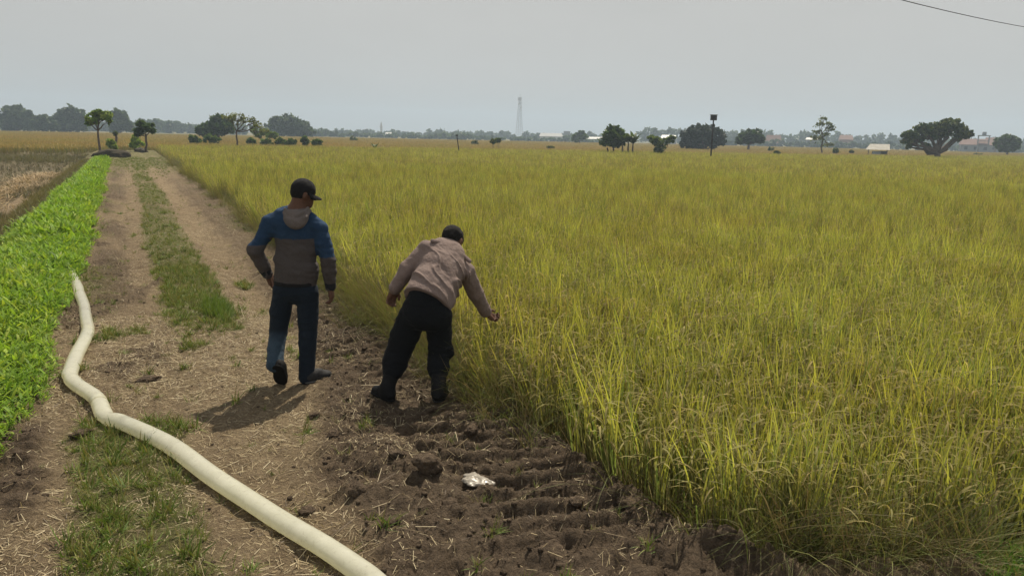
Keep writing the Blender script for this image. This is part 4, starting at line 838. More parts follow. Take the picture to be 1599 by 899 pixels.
man2 = garment('person', bv.mesh(0.0048), skin_colour(hc2, M2), SKIN, None, base); man2.location = base
tag(man2, 'person in taupe long sleeved shirt, black trousers and boots bending towards the rice', 'person', 'people on the track')
org = p(682, 435, 0.17)
sv = Vol(); sv.chain([p(696, 402, 0.31), p(689, 420, 0.22), p(680, 443, 0.12), p(669, 466, 0.01)], [0.165, 0.180, 0.185, 0.190], 0.04, bax, 0.74)
sv.chain([p(668, 389, 0.27), p(692, 393, 0.34), p(709, 405, 0.35), p(726, 422, 0.33)], [0.062, 0.072, 0.074, 0.066], 0.05)
sv.chain(LA, [0.070, 0.064, 0.052], 0.03); sv.chain(RA, [0.070, 0.062, 0.050], 0.03)
def sdisp(X):
    L_ = X-org; a = L_@sax; t = L_@tax; q = a*0.62+t*0.95; r = -a*0.95+t*0.62
    f1 = vnoise(q*13+0.8*vnoise(q*4, r*4, seed=150), r*3.2+2, seed=151); f2 = 1-np.abs(vnoise(q*17+0.9*vnoise(q*6, r*5, seed=152), r*4+7, seed=153))*2
    back = sstep(-(L_@bax), -0.02, 0.08)*sstep(t, -0.30, -0.1)*(1-sstep(t, 0.08, 0.22))
    return -(0.012*f1+0.020*np.maximum(f2, 0)**2)*back-0.010*fbm(X[:, 0]*11, X[:, 1]*11, X[:, 2]*11, seed=154, octv=3)
hem_n = tax; hem_o = p(670, 466, 0.01)
def scut(X):
    L_ = X-org; tor = (np.abs(L_@sax) < 0.215) & (L_@tax < 0.05); arm = np.linalg.norm(X-LA[2], axis=1) < 0.19
    return np.where(tor & ~arm, -((X-hem_o)@hem_n)-0.035-0.06*(L_@sax), -1.0)
garment('shirt', sv.mesh(0.0062, sdisp, cut=scut), TAUPE, CLOTH, man2, base)
kv = Vol(); kc = p(697, 394, 0.335); kax = (hc2-kc)/np.linalg.norm(hc2-kc)
for i in range(12):
    t0, t1 = 2*math.pi*i/12, 2*math.pi*(i+1)/12; e1 = sax; e2 = np.cross(kax, e1); e2 /= np.linalg.norm(e2)
    kv.cap(kc+kax*0.035+(e1*math.cos(t0)+e2*math.sin(t0))*0.068, kc+kax*0.035+(e1*math.cos(t1)+e2*math.sin(t1))*0.068, 0.017, None, 0.01)
garment('collar', kv.mesh(0.006), TAUPE*0.95, CLOTH, man2, base)
for nm, A_, B_ in (('left', p(670, 386, 0.26), p(688, 390, 0.30)), ('right', p(716, 407, 0.33), p(727, 417, 0.31))):
    ev = Vol(); ev.cap(A_-bax*0.055+tax*0.03, B_-bax*0.055+tax*0.03, 0.020, None, 0.01, bax, 0.5); garment('shoulder_strap', ev.mesh(0.006), TAUPE*0.9, CLOTH, man2, base)
for A_, B_ in ((LA[2], LA[1]), (RA[2], RA[1])):
    cv = Vol(); u = (B_-A_)/np.linalg.norm(B_-A_); cv.cap(A_-u*0.006, A_+u*0.04, 0.050, 0.055, 0.01); garment('cuff', cv.mesh(0.006, cut=lambda X: np.maximum(-((X-A_)@u)-0.02, ((X-A_)@u)-0.05)), TAUPE*0.93, CLOTH, man2, base)
tv = Vol(); tv.chain([p(669, 468, 0.0), p(668, 484, 0.0)], [0.155, 0.168], 0.03, bax, 0.70)
tv.chain([p(650, 484, 0), p(634, 520, 0.04), LL[1]*0.85+LL[2]*0.15, LL[1]*0.58+LL[2]*0.42, LL[1]*0.45+LL[2]*0.55], [0.110, 0.104, 0.092, 0.092, 0.080], 0.035); tv.chain([p(687, 492, 0), p(686, 525, 0.04), RL[1]*0.9+RL[2]*0.1, RL[1]*0.58+RL[2]*0.42, RL[1]*0.45+RL[2]*0.55], [0.098, 0.092, 0.080, 0.084, 0.070], 0.035)
tv.ell(p(616, 530, 0.04), (0.035, 0.06, 0.075), None, 0.02); tv.ell(p(701, 545, 0.04), (0.028, 0.055, 0.075), None, 0.02)       # cargo pockets
garment('trousers', tv.mesh(0.0065, lambda X: -0.011*fbm(X@r0*7, X@FH*7, X[:, 2]*12, seed=160, octv=3)-0.009*np.abs(fbm(X@r0*8, X@FH*8, X[:, 2]*24, seed=161, octv=2))), BLK, CLOTH, man2, base)
shoe(man2, base, h1, h1+d1*0.27+np.array([0, 0, 0.01]), (0.008, 0.008, 0.009), (0.008, 0.008, 0.008), 0.052, shaft=LL[1]*0.5+LL[2]*0.5, sr=0.060)
shoe(man2, base, h2, h2+d2*0.27+np.array([0, 0, 0.01]), (0.008, 0.008, 0.009), (0.008, 0.008, 0.008), 0.052, shaft=RL[1]*0.5+RL[2]*0.5, sr=0.060)
hr = Vol(); hr.ell(hc2+up*0.030-fr*0.010, (0.083, 0.104, 0.094), M2, 0.01)
garment('hair', hr.mesh(0.005, wr(45, 0.006, 14), cut=lambda X: np.maximum(-((X-hc2)@up)-0.045+0.55*np.maximum((X-hc2)@fr, -0.03), ((X-hc2)@fr)-0.075)), HAIRC, CLOTH, man2, base)

# ------------------------------------------------------------------ trees, huts and masts across the plain
BARK = simple('bark', (0.10, 0.075, 0.055), 0.9, 0.35, 3.0, 0.5)
LEAF_DARK = leaf_mat('tree_leaf', (1.75, 1.85, 1.65), 0.32, patch=(0.35, (0.6, 0.62, 0.6), 0.8), randvar=0.05)
DG, MG, LG, OG = (0.040, 0.068, 0.022), (0.065, 0.105, 0.028), (0.115, 0.170, 0.035), (0.095, 0.105, 0.035)
def leaf_cloud(blobs, n, size, cols, clump=14, shell=0.45, spread=0.16, flat=0.0):
    """leaf-sized faces gathered in clumps through ellipsoid lobes; blobs = (centre, (rx, ry, rz))"""
    vol = np.array([b[1][0]*b[1][2] for b in blobs]); cnt = np.maximum(3, (n/clump*vol/vol.sum()).astype(int)); C_, R_ = [], []
    for (c, r), k in zip(blobs, cnt):
        d = rng.normal(0, 1, (k, 3)); d /= np.linalg.norm(d, axis=1)[:, None]; rad = rng.uniform(shell, 1.0, k)**0.6
        rad *= 1+0.32*fbm(d[:, 0]*2.2+c[0], d[:, 1]*2.2, d[:, 2]*2.2, seed=171); C_.append(np.array(c)+d*np.array(r)*rad[:, None]); R_.append(np.full(k, max(min(r), 0.3*max(r))))
    C_, R_ = np.concatenate(C_), np.concatenate(R_); k = len(C_)
    p_ = np.repeat(C_, clump, 0)+rng.normal(0, 1, (k*clump, 3))*np.repeat(R_*spread, clump)[:, None]*np.array([1, 1, 0.75])
    m = len(p_); a = rng.normal(0, 1, (m, 3)); a[:, 2] *= 1-flat; a /= np.linalg.norm(a, axis=1)[:, None]; b = np.cross(a, rng.normal(0, 1, (m, 3))); b /= np.linalg.norm(b, axis=1)[:, None]
    s = (size*rng.uniform(0.6, 1.3, m))[:, None]; V = np.stack([p_-a*s, p_+b*s*0.55, p_+a*s, p_-b*s*0.55], 1).reshape(-1, 3); Fq = np.arange(4*m).reshape(-1, 4)
    cc = pick(cols, k, 0.25); col = np.repeat(np.repeat(cc, clump, 0)*(1+rng.uniform(-.12, .12, (m, 1))), 4, 0); return V, Fq, np.clip(col, 0, 1), C_
def bend(a, b, rnd, n=4, sag=0.0):
    a, b = np.array(a, float), np.array(b, float); t = np.linspace(0, 1, n+1)[:, None]; q = a+(b-a)*t; L = np.linalg.norm(b-a)
    q[1:-1] += rng.normal(0, rnd*L, (n-1, 3)); q[:, 2] += sag*L*np.sin(np.pi*t[:, 0]); return q
def tree(name, label, px, py, depth, blobs, n, size, cols=(DG, MG), trunk=0.2, fork=0.35, group=None, cat='tree', limbs=10, clump=14, shell=0.45, stems=1, lean=0.0, spread=0.16, zg=-0.36, forkpx=None):
    """blobs in photograph pixels (x, y, rx, ry, depth offset in m): turned into metres at the tree's own distance"""
    base = P(px, py, depth); base[2] = zg; mpp = depth/F*1.02; kk = 0.86 if name == 'bamboo_clump' else 0.93; wb = [(P(b[0], b[1]+(2 if name == 'bamboo_clump' else 0), depth+(b[4] if len(b) > 4 else 0)), (b[2]*mpp*kk, b[2]*mpp*0.85*kk, b[3]*mpp*kk)) for b in blobs]
    lobes = []
    for w in wb:
        lobes.append((w[0]-base, w[1]))
        for _ in range(5):
            d = rng.normal(0, 1, 3); d[2] = abs(d[2])*0.9-0.15; d /= np.linalg.norm(d); q_ = rng.uniform(0.22, 0.42); lobes.append((w[0]-base+d*np.array(w[1])*0.98, tuple(np.array(w[1])*q_)))
    root = empty(name, base, label, cat, group); V, Fq, C_, ctr = leaf_cloud(lobes, n, size, cols, clump, shell, spread)
    me = fast_mesh('crown', V, Fq, C_); link('crown', me, LEAF_DARK, root); tb = MB(); low = min(w[0][2]-w[1][2]*0.6 for w in wb)
    fk = (P(px+lean, forkpx, depth)-base) if forkpx else np.array([0, 0, max(0.25, (low-base[2])*fork+0.2)])
    for s_ in range(stems):
        o = np.array([rng.normal(0, .12), rng.normal(0, .12), 0])*(s_ > 0)*(1+trunk*3)
        tb.tube(bend(o, fk+o*2, 0.02, 4), np.linspace(trunk, trunk*0.78, 5), 8)
    for w in wb: tb.tube(bend(fk, w[0]-base+np.array([0, 0, -w[1][2]*0.1]), 0.05, 4), np.linspace(trunk*0.62, trunk*0.16, 5), 6)
    for c in ctr[rng.choice(len(ctr), min(limbs, len(ctr)), replace=False)]:
        w = min(wb, key=lambda w: np.linalg.norm(w[0]-base-c)); tb.tube(bend(fk*0.4+(w[0]-base)*0.6, c, 0.06, 3), np.linspace(trunk*0.3, trunk*0.07, 4), 5)
    tb.build('trunk', BARK, root, True); return root

# far bamboo clumps
BAM = ((0.035, 0.055, 0.025), (0.05, 0.07, 0.03), (0.045, 0.06, 0.03))
for px, blobs, lab in ((27, [(15, 188, 14, 22), (30, 183, 17, 20), (42, 190, 9, 17), (24, 172, 12, 9), (45, 175, 4, 4)], 'tall blue grey bamboo clump nearest the left edge of the photo'),
                       (110, [(97, 190, 13, 20), (113, 186, 16, 20), (127, 190, 9, 17), (105, 174, 12, 8), (121, 173, 9, 7)], 'tall bamboo clump behind the small two-lobed tree'),
                       (188, [(180, 190, 10, 18), (190, 186, 11, 16), (183, 175, 6, 6), (200, 195, 7, 10)], 'smaller bamboo clump just right of the two-lobed tree'),
                       (455, [(434, 198, 15, 16), (450, 194, 18, 16), (468, 200, 16, 13), (483, 206, 8, 8), (428, 186, 5, 6), (457, 186, 6, 5)], 'wide bluish bamboo clump behind the row of bushes')):
    tree('bamboo_clump', lab, px, 208, 265, blobs, 5200, 0.75, BAM, 0.3, 0.3, 'far bamboo clumps', 'bamboo', 6, 16, 0.3, stems=4, spread=0.2)
tree('dark_tree', 'low dark round tree between the two left bamboo clumps', 66, 206, 250, [(60, 195, 10, 11), (72, 194, 12, 13), (82, 197, 8, 10), (66, 184, 4, 4)], 2600, 0.6, ((0.03, 0.05, 0.025), (0.045, 0.06, 0.03)), 0.25, cat='tree')
# far treelines, too far to tell the trees apart
def treeline(name, label, depth, prof, n, size, cols, zg=-0.36):
    blobs = []
    xs_ = np.arange(prof[0][0], prof[-1][0], 11.0*300/depth+3); mpp = depth/F
    for x in xs_:
        top = np.interp(x, [q[0] for q in prof], [q[1] for q in prof])+rng.normal(0, 1.6); c0 = P(x, 212+(x-799)*0.0227, depth); tz = P(x, top, depth)[2]; hgt = max(1.5, tz-zg); r = rng.uniform(5, 9)*mpp
        d = depth+rng.uniform(-20, 25); c = P(x+rng.normal(0, 2), 210, d); c[2] = zg+hgt*0.52; blobs.append((c, (r, r*0.9, hgt*0.52)))
        if rng.uniform() < 0.5: c2 = c.copy(); c2[2] = zg+hgt*rng.uniform(.75, .95); c2[:2] += rng.normal(0, r*.5, 2); blobs.append((c2, (r*.5, r*.5, hgt*.16)))
    V, Fq, C_, _ = leaf_cloud(blobs, n, size, cols, 12, 0.25, 0.22); o = link(name, fast_mesh(name, V, Fq, C_), LEAF_DARK); tag(o, label, 'treeline', kind='stuff')
TLC = ((0.04, 0.06, 0.03), (0.05, 0.07, 0.035), (0.035, 0.05, 0.03))
treeline('treeline', 'long blue grey treeline on the left horizon', 420, [(-60, 185), (60, 188), (200, 190), (240, 188), (300, 193), (330, 196), (420, 198), (520, 205)], 14000, 1.1, TLC)
treeline('treeline', 'low blue grey treeline on the middle horizon', 620, [(480, 205), (560, 203), (580, 205), (640, 207), (700, 205), (760, 208), (830, 210), (900, 212), (960, 208)], 12000, 1.4, TLC)
treeline('treeline', 'taller treeline behind the round dark tree', 560, [(1000, 203), (1012, 200), (1050, 199), (1100, 202), (1180, 206), (1260, 208), (1330, 211), (1420, 212), (1520, 216), (1680, 217)], 17000, 1.3, TLC)
treeline('treeline', 'low hazy hedge of trees behind the pale roofed field hut', 400, [(1120, 218), (1200, 221), (1280, 222), (1400, 224), (1500, 226), (1680, 228)], 9000, 0.9, TLC)
treeline('treeline', 'low band of shrubs along the middle of the horizon', 430, [(490, 208), (600, 209), (720, 211), (820, 215), (950, 219)], 9000, 0.9, ((0.06, 0.085, 0.035), (0.05, 0.07, 0.035)))

# trees along the bunds
tree('young_tree', 'slender tree with two leafy lobes at the end of the green bed', 156, 241, 58, [(144, 186, 9, 10), (153, 181, 9, 8), (165, 181, 9, 7), (168, 188, 6, 5), (138, 192, 5, 6), (158, 176, 8, 5)], 1500, 0.15, ((0.09, 0.14, 0.03), (0.13, 0.19, 0.04), (0.20, 0.24, 0.06)), 0.09, 0.5, forkpx=203, lean=-3, limbs=14, zg=-0.1, shell=0.3)
tree('young_tree', 'thin dark topped sapling beside the far end of the track', 228, 238, 66, [(226, 195, 11, 6), (218, 205, 6, 3), (236, 204, 6, 4), (215, 210, 4, 2)], 620, 0.22, (DG, (0.05, 0.07, 0.03)), 0.10, 0.5, forkpx=212, limbs=10, zg=-0.1, shell=0.3)
tree('dead_stump_tree', 'thin bare stump with a few twigs beyond the two-lobed tree', 181, 226, 78, [(180, 209, 2, 2)], 90, 0.18, (DG, OG), 0.14, 0.8, forkpx=209, limbs=4, zg=-0.3)
tree('shrub', 'pale yellow green shrub straddling the far end of the track', 214, 236, 70, [(213, 217, 6, 7), (217, 226, 8, 6), (208, 228, 5, 4)], 700, 0.2, ((0.17, 0.22, 0.045), (0.13, 0.18, 0.04)), 0.05, cat='shrub', stems=3, zg=-0.2)
tree('shrub', 'small pale green shrub between the slender tree and the stump', 172, 236, 64, [(172, 223, 5, 5), (176, 230, 5, 4)], 360, 0.2, ((0.16, 0.20, 0.05), (0.12, 0.16, 0.04)), 0.05, cat='shrub', stems=3, zg=-0.2)
tree('bare_branched_tree', 'sparse umbrella shaped tree with leaning trunk and thin foliage', 371, 233, 84, [(358, 183, 11, 3), (372, 181, 11, 3), (386, 186, 10, 3), (396, 191, 8, 3), (372, 190, 12, 3), (405, 198, 8, 4), (362, 188, 8, 2.5), (412, 205, 8, 3)], 620, 0.125, (OG, (0.12, 0.13, 0.04)), 0.11, 0.6, forkpx=205, lean=-2, limbs=46, clump=6, shell=0.1, spread=0.75)
tree('dark_tree', 'dense dark tree just behind the sparse umbrella shaped tree', 338, 218, 130, [(330, 203, 16, 12), (345, 194, 14, 13), (352, 204, 10, 11), (340, 186, 11, 6), (316, 204, 9, 8)], 3200, 0.42, (DG, (0.05, 0.065, 0.03)), 0.25, 0.3)
for px, py, rx, ry, lab in ((304, 220, 8, 8, 'roundest dark bush left of the sparse umbrella shaped tree'), (331, 219, 12, 7, 'wide dark bush in front of the dense dark tree'), (392, 222, 7, 5, 'small bush just right of the sparse tree trunk'), (416, 224, 9, 7, 'medium bush in the row below the bluish bamboo'),
                            (440, 223, 8, 6, 'bush in the row between the medium bush and its neighbour'), (456, 224, 7, 6, 'low bush under the right half of the bluish bamboo'), (476, 221, 5, 7, 'narrow upright bush right of the bluish bamboo'), (494, 224, 8, 6, 'last bush at the end of the row under the bamboo')):
    tree('bush', lab, px, py+ry, 95, [(px-rx*.3, py, rx*.75, ry), (px+rx*.4, py+1, rx*.65, ry*.85), (px, py-ry*.4, rx*.5, ry*.6)], 620, 0.24, (DG, MG, (0.065, 0.085, 0.03)), 0.06, group='bushes along the left bund', cat='bush', stems=3, limbs=5)
tree('shrub', 'feathery pale green shrub trailing right of the sparse tree', 412, 218, 110, [(405, 208, 14, 7), (425, 213, 10, 5)], 700, 0.3, ((0.10, 0.14, 0.045), (0.08, 0.11, 0.04)), 0.08, cat='shrub', stems=2)
tree('leafy_tree', 'open crowned tree with crooked stems left of the banana clump', 958, 241, 92, [(950, 215, 12, 12), (958, 205, 10, 8), (966, 212, 11, 10), (946, 224, 9, 6), (972, 220, 8, 7), (962, 226, 11, 5)], 2100, 0.24, (DG, MG, (0.05, 0.07, 0.03)), 0.12, 0.5, forkpx=231, stems=2, limbs=16, clump=10, spread=0.2)
tree('shrub', 'feathery spreading shrub right of the banana clump', 1029, 243, 92, [(1026, 222, 12, 9), (1030, 233, 9, 8), (1043, 220, 10, 5), (1018, 218, 7, 5), (1050, 216, 6, 3)], 1700, 0.20, ((0.085, 0.115, 0.035), (0.11, 0.135, 0.045), DG), 0.10, 0.3, cat='shrub', stems=3, shell=0.2)
tree('mango_tree', 'big dark dome shaped tree behind the pole with box', 1096, 236, 155, [(1080, 215, 16, 15), (1097, 209, 22, 13), (1116, 215, 15, 14), (1098, 222, 25, 10), (1070, 222, 9, 9), (1126, 220, 7, 10), (1085, 203, 12, 7), (1108, 203, 14, 7), (1096, 231, 8, 4)], 7000, 0.40, ((0.012, 0.020, 0.010), (0.019, 0.029, 0.013)), 0.35, 0.4, shell=0.5)
tree('round_tree', 'small round dark tree right of the big dome shaped tree', 1169, 236, 165, [(1164, 216, 13, 9), (1178, 214, 14, 9), (1172, 209, 12, 6), (1188, 219, 7, 5), (1156, 220, 7, 5)], 3400, 0.42, (DG, (0.03, 0.045, 0.022)), 0.3, 0.8, forkpx=226, shell=0.4)
tree('big_spreading_tree', 'large spreading tree with forked trunk near the right edge', 1464, 251, 112, [(1424, 212, 14, 8), (1442, 203, 14, 9), (1462, 201, 15, 9), (1484, 197, 16, 9), (1503, 205, 13, 8), (1416, 221, 8, 5), (1434, 218, 10, 5), (1498, 216, 10, 5), (1455, 213, 11, 6), (1476, 208, 11, 6), (1480, 191, 10, 5), (1511, 211, 8, 5), (1419, 229, 4, 4), (1446, 226, 6, 3)], 9500, 0.24, ((0.036, 0.050, 0.018), (0.060, 0.075, 0.024), (0.090, 0.098, 0.032), DG), 0.50, 0.5, forkpx=239, limbs=40, shell=0.2, clump=12, spread=0.26)
tree('round_tree', 'neat round topped tree at the right edge of the photo', 1573, 244, 190, [(1565, 225, 12, 11), (1582, 225, 12, 11), (1573, 219, 15, 8), (1574, 230, 18, 7)], 3800, 0.42, (DG, (0.04, 0.055, 0.026)), 0.3, 0.7, forkpx=238, shell=0.5)
tree('lone_sparse_tree', 'tall sparse tree with tiered thin branches left of the hut', 1284, 239, 140, [(1284, 187, 6, 4), (1280, 196, 8, 4), (1292, 194, 7, 3), (1296, 203, 7, 4), (1277, 206, 8, 3), (1287, 212, 9, 4), (1276, 218, 11, 3), (1292, 226, 9, 3), (1270, 214, 5, 2), (1300, 199, 4, 3)], 620, 0.20, ((0.06, 0.075, 0.03), OG), 0.14, 0.5, forkpx=215, limbs=40, clump=6, shell=0.1, spread=0.7)
tree('small_tree', 'small hazy tree below the grey two-storey houses', 905, 225, 260, [(900, 215, 8, 6), (910, 213, 7, 6), (905, 209, 5, 4)], 1400, 0.6, (DG, MG), 0.25, 0.7, forkpx=221)
for px, py, rx, ry, dp, lab in ((1213, 241, 5, 5, 110, 'dark little bush standing in the rice left of the sparse tree'), (1305, 236, 4, 4, 135, 'small round bush just right of the sparse tree'), (1204, 234, 4, 4, 150, 'twin topped twiggy bush beyond the dark little bush'), (645, 236, 5, 3, 88, 'low dark weed clump standing in the middle of the rice'),
                                (860, 231, 5, 2, 120, 'flat dark weed patch below the grey houses'), (742, 224, 5, 4, 150, 'small bush left of the leaning post'), (552, 219, 6, 5, 170, 'hazy small bush right of the bush row'), (770, 222, 4, 4, 110, 'wispy shrub right of the leaning post'), (778, 219, 4, 3, 112, 'slanting twiggy shrub near the mast'), (1330, 237, 3, 2, 140, 'tiny bush left of the hut'), (1528, 243, 8, 3, 170, 'low bush below the concrete frame tower')):
    tree('bush', lab, px, py+ry, dp, [(px-rx*.35, py, rx*.7, ry), (px+rx*.4, py, rx*.6, ry*.8)], 300, 0.22, (DG, OG), 0.05, group='bushes scattered over the rice plain', cat='bush', stems=2, limbs=4)

# banana plants
BANL = leaf_mat('banana_leaf', (0.95, 0.95, 0.95), 0.3)
def banana(label, px, py, depth, stems, leafm, group=None, zg=-0.36):
    base = P(px, py, depth); base[2] = zg; root = empty('banana_plant', base, label, 'banana plant', group)
    for (dx, h) in stems:
        o = r0*dx; t = MB().tube(bend(o, o+np.array([0.05, 0.05, h]), 0.01, 3), [0.13, 0.12, 0.10, 0.06], 8).build('stem', BARK2, root, True)
        n = 9; az = np.linspace(0, 6.283, n, endpoint=False)+rng.uniform(0, .5, n); v, f, c = blades(np.tile(o+np.array([0.05, 0.05, h-0.05]), (n, 1)), az, rng.uniform(0.25, 0.9, n), rng.uniform(0.6, 1.7, n), rng.uniform(0.8, 1.15, n)*leafm, rng.uniform(0.36, 0.5, n)*leafm/1.8, 6, (0.05, 0.08, 0.022), (0.075, 0.11, 0.03), 'leaf')
        for i in range(n): link('leaf', fast_mesh('leaf', v[i*14:(i+1)*14], f[i*6:(i+1)*6]-i*14, c[i*14:(i+1)*14]), BANL, root)
BARK2 = simple('banana_stem', (0.12, 0.10, 0.055), 0.8, 0.3, 4)
banana('banana clump with ragged drooping leaves between two trees', 983, 241, 91, ((-0.9, 1.9), (-0.2, 2.1), (0.35, 1.9)), 2.3)
banana('small banana plant poking out of the middle of the rice', 585, 236, 84, ((0, 0.75),), 1.0)

# owl nest box on a pole
WOODD = simple('dark_wood', (0.030, 0.025, 0.022), 0.8, 0.3, 5)
b_ = P(1110, 243, 78); b_[2] = -0.36; mp = 78/F*1.02; zt = P(1110, 188, 78)[2]
rt_ = empty('nest_box_pole', b_, 'tall dark pole carrying an owl nest box above the rice', 'pole')
MB().tube([(0, 0, 0), (0, 0, zt+0.36)], [0.085, 0.07], 8).build('pole', WOODD, rt_, True)
bx_ = MB().box((0, 0, zt+0.36+0.26), (0.56, 0.5, 0.52), -YAW).build('box', WOODD, rt_)
MB().box((0, 0, zt+0.36+0.55), (0.68, 0.62, 0.05), -YAW).build('roof', simple('box_roof', (0.16, 0.16, 0.15), 0.6), bx_)
MB().tube([np.array([0, 0, zt+0.64])-FH*0.262, np.array([0, 0, zt+0.64])-FH*0.256], 0.08, 10).build('entrance_hole', simple('hole', (0.008, 0.008, 0.008)), bx_)
# leaning post and others
b_ = P(718, 237, 80); b_[2] = -0.36; t_ = P(713.5, 212, 80)-b_; po = MB().tube([(0, 0, 0), t_*0.5, t_], [0.06, 0.055, 0.05], 7).build('leaning_post', WOODD, None, True, b_); tag(po, 'thin leaning post standing in the rice with capped top', 'post')
MB().box((t_[0], t_[1], t_[2]+0.04), (0.26, 0.2, 0.12), -YAW).build('post_cap', WOODD, po)

# telecom mast
STEEL = simple('galvanised_steel', (0.34, 0.34, 0.35), 0.5, 0.1, 1, metallic=0.3)
D = 700; b_ = P(810.5, 216, D); b_[2] = -0.36; zt = P(811, 152, D)[2]+0.36; mast = empty('telecom_mast', b_, 'tall thin lattice telecom mast on the horizon', 'mast')
fr_ = lambda z: 2.6*(1-z/zt)+0.7*(z/zt); rows = np.linspace(0, zt, 13)
for sx, sy in ((-1, -1), (1, -1), (1, 1), (-1, 1)): MB().tube([(sx*fr_(0), sy*fr_(0), 0), (sx*fr_(zt), sy*fr_(zt), zt)], 0.13, 6).build('leg', STEEL, mast)
for i in range(12):
    m = MB(); a, b = rows[i], rows[i+1]; q = [(-1, -1), (1, -1), (1, 1), (-1, 1)]
    for k in range(4):
        (x0, y0), (x1, y1) = q[k], q[(k+1) % 4]; m.tube([(x0*fr_(a), y0*fr_(a), a), (x1*fr_(b), y1*fr_(b), b)], 0.06, 4); m.tube([(x1*fr_(a), y1*fr_(a), a), (x0*fr_(b), y0*fr_(b), b)], 0.06, 4)
    m.build('bracing', STEEL, mast)
for k in range(6):
    a = k*math.pi/3; MB().box((1.5*math.cos(a), 1.5*math.sin(a), zt-1.6), (0.6, 0.45, 3.0), a).build('antenna_panel', simple('antenna', (0.55, 0.55, 0.55)), mast)
MB().tube([(0, 0, zt-4), (0, 0, zt+2.4)], 0.16, 6).build('lightning_rod', STEEL, mast)
for k in range(2): MB().tube([(-1.6+k*2.2, -1.2, zt-6-k*3), (-1.6+k*2.2, -1.9, zt-6-k*3)], 0.75, 12).build('dish', simple('dish', (0.6, 0.6, 0.6)), mast)
for px, top, bot, lab in ((595.5, 190, 209, 'slim white minaret on the horizon left of the mast'),):
    D = 640; b_ = P(px, bot, D); b_[2] = -0.36; zt = P(px, top, D)[2]+0.36; mn = empty('minaret', b_, lab, 'minaret'); WH = simple('limewash', (0.62, 0.62, 0.60), 0.8, 0.1)
    MB().tube([(0, 0, 0), (0, 0, zt*.75)], [1.1, 0.95], 8).build('shaft', WH, mn); MB().tube([(0, 0, zt*.62), (0, 0, zt*.66)], [1.5, 1.5], 8).build('balcony', WH, mn); MB().tube([(0, 0, zt*.75), (0, 0, zt*.86), (0, 0, zt)], [0.8, 0.7, 0.05], 8).build('spire', WH, mn)

# far houses and sheds
GREYR = simple('grey_sheet_roof', (0.24, 0.245, 0.245), 0.6, 0.1); WALLM = simple('render_wall', (0.50, 0.50, 0.48), 0.85, 0.12); GREYW = simple('grey_wall', (0.20, 0.22, 0.24), 0.85, 0.15); TILE = simple('clay_tile', (0.19, 0.115, 0.095), 0.85, 0.2); ZINC = simple('white_sheet_roof', (0.52, 0.51, 0.48), 0.5, 0.08); GLZ = simple('window_glass', (0.03, 0.035, 0.04), 0.2); WOODM = simple('weathered_wood', (0.13, 0.10, 0.075), 0.85, 0.3)
def house(label, px0, px1, ytop, yeave, depth, roof, wall, cat='house', group='far houses', dp=8.0, flat=False, windows=3):
    cx = (px0+px1)/2; b_ = P(cx, 215, depth); b_[2] = -0.36; w = (px1-px0)*depth/F; ze = max(1.2, P(cx, yeave, depth)[2]+0.36); zr = max(ze+0.3, P(cx, ytop, depth)[2]+0.36)
    root = empty('shed' if cat == 'shed' else 'house', b_, label, cat, group); root.rotation_euler = (0, 0, -YAW-math.atan2((cx-799.5), F)*0.8)
    MB().box((0, 0, ze/2), (w*0.94, dp, ze)).build('wall', wall, root)
    if flat: MB().box((0, 0, (ze+zr)/2), (w, dp+0.8, zr-ze)).build('roof', roof, root)
    else:
        a, d = w/2, dp/2+0.6; MB().add([(-a, -d, ze-.1), (a, -d, ze-.1), (a*.86, 0, zr), (-a*.86, 0, zr), (-a, d, ze-.1), (a, d, ze-.1)], [(0, 1, 2, 3), (4, 3, 2, 5), (0, 3, 4), (1, 5, 2), (0, 4, 5, 1)]).build('roof', roof, root)
    for k in range(windows):
        x = (k-(windows-1)/2)*w*0.9/windows; hh = min(1.3, ze*.4); MB().box((x, -dp/2-0.03, ze*0.55), (min(1.2, w*.18), 0.06, hh)).build('window', GLZ, root)
    MB().box((w*0.06, -dp/2-0.04, min(1.0, ze*.3)), (0.95, 0.08, min(2.0, ze*.6))).build('door', WOODM, root)
house('long pale low shed right of the mast', 842, 879, 208, 213, 560, GREYR, WALLM, 'shed'); house('grey two-storey house with a dark roof block', 880, 890, 205, 213, 560, GREYW, WALLM, flat=True); house('second grey tall house left of the small hazy tree', 904, 913, 205, 213, 575, GREYW, GREYW, flat=True)
house('long white roofed shed behind the open crowned tree', 914, 946, 214, 217, 540, ZINC, GREYW, 'shed'); house('tiny white roof glinting near the slim minaret', 602, 612, 207, 209, 600, ZINC, WALLM, 'shed', windows=1)
house('white gabled shed behind the feathery shrub', 1032, 1056, 211, 216, 480, ZINC, GREYW, 'shed'); house('red tiled house right of the round dark tree', 1196, 1220, 211, 223, 420, TILE, GREYW); house('small white sheet roof beside the sparse tree', 1259, 1280, 215, 218, 430, ZINC, GREYW, 'shed')
house('faded red brick house left of the hut', 1311, 1331, 211, 218, 430, TILE, simple('brick_wall', (0.26, 0.17, 0.15)), 'house'); house('wide red roofed house right of the big tree', 1503, 1545, 217, 226, 330, TILE, GREYW); house('lower red roofed house behind the right round tree', 1540, 1566, 215, 226, 345, TILE, GREYW)
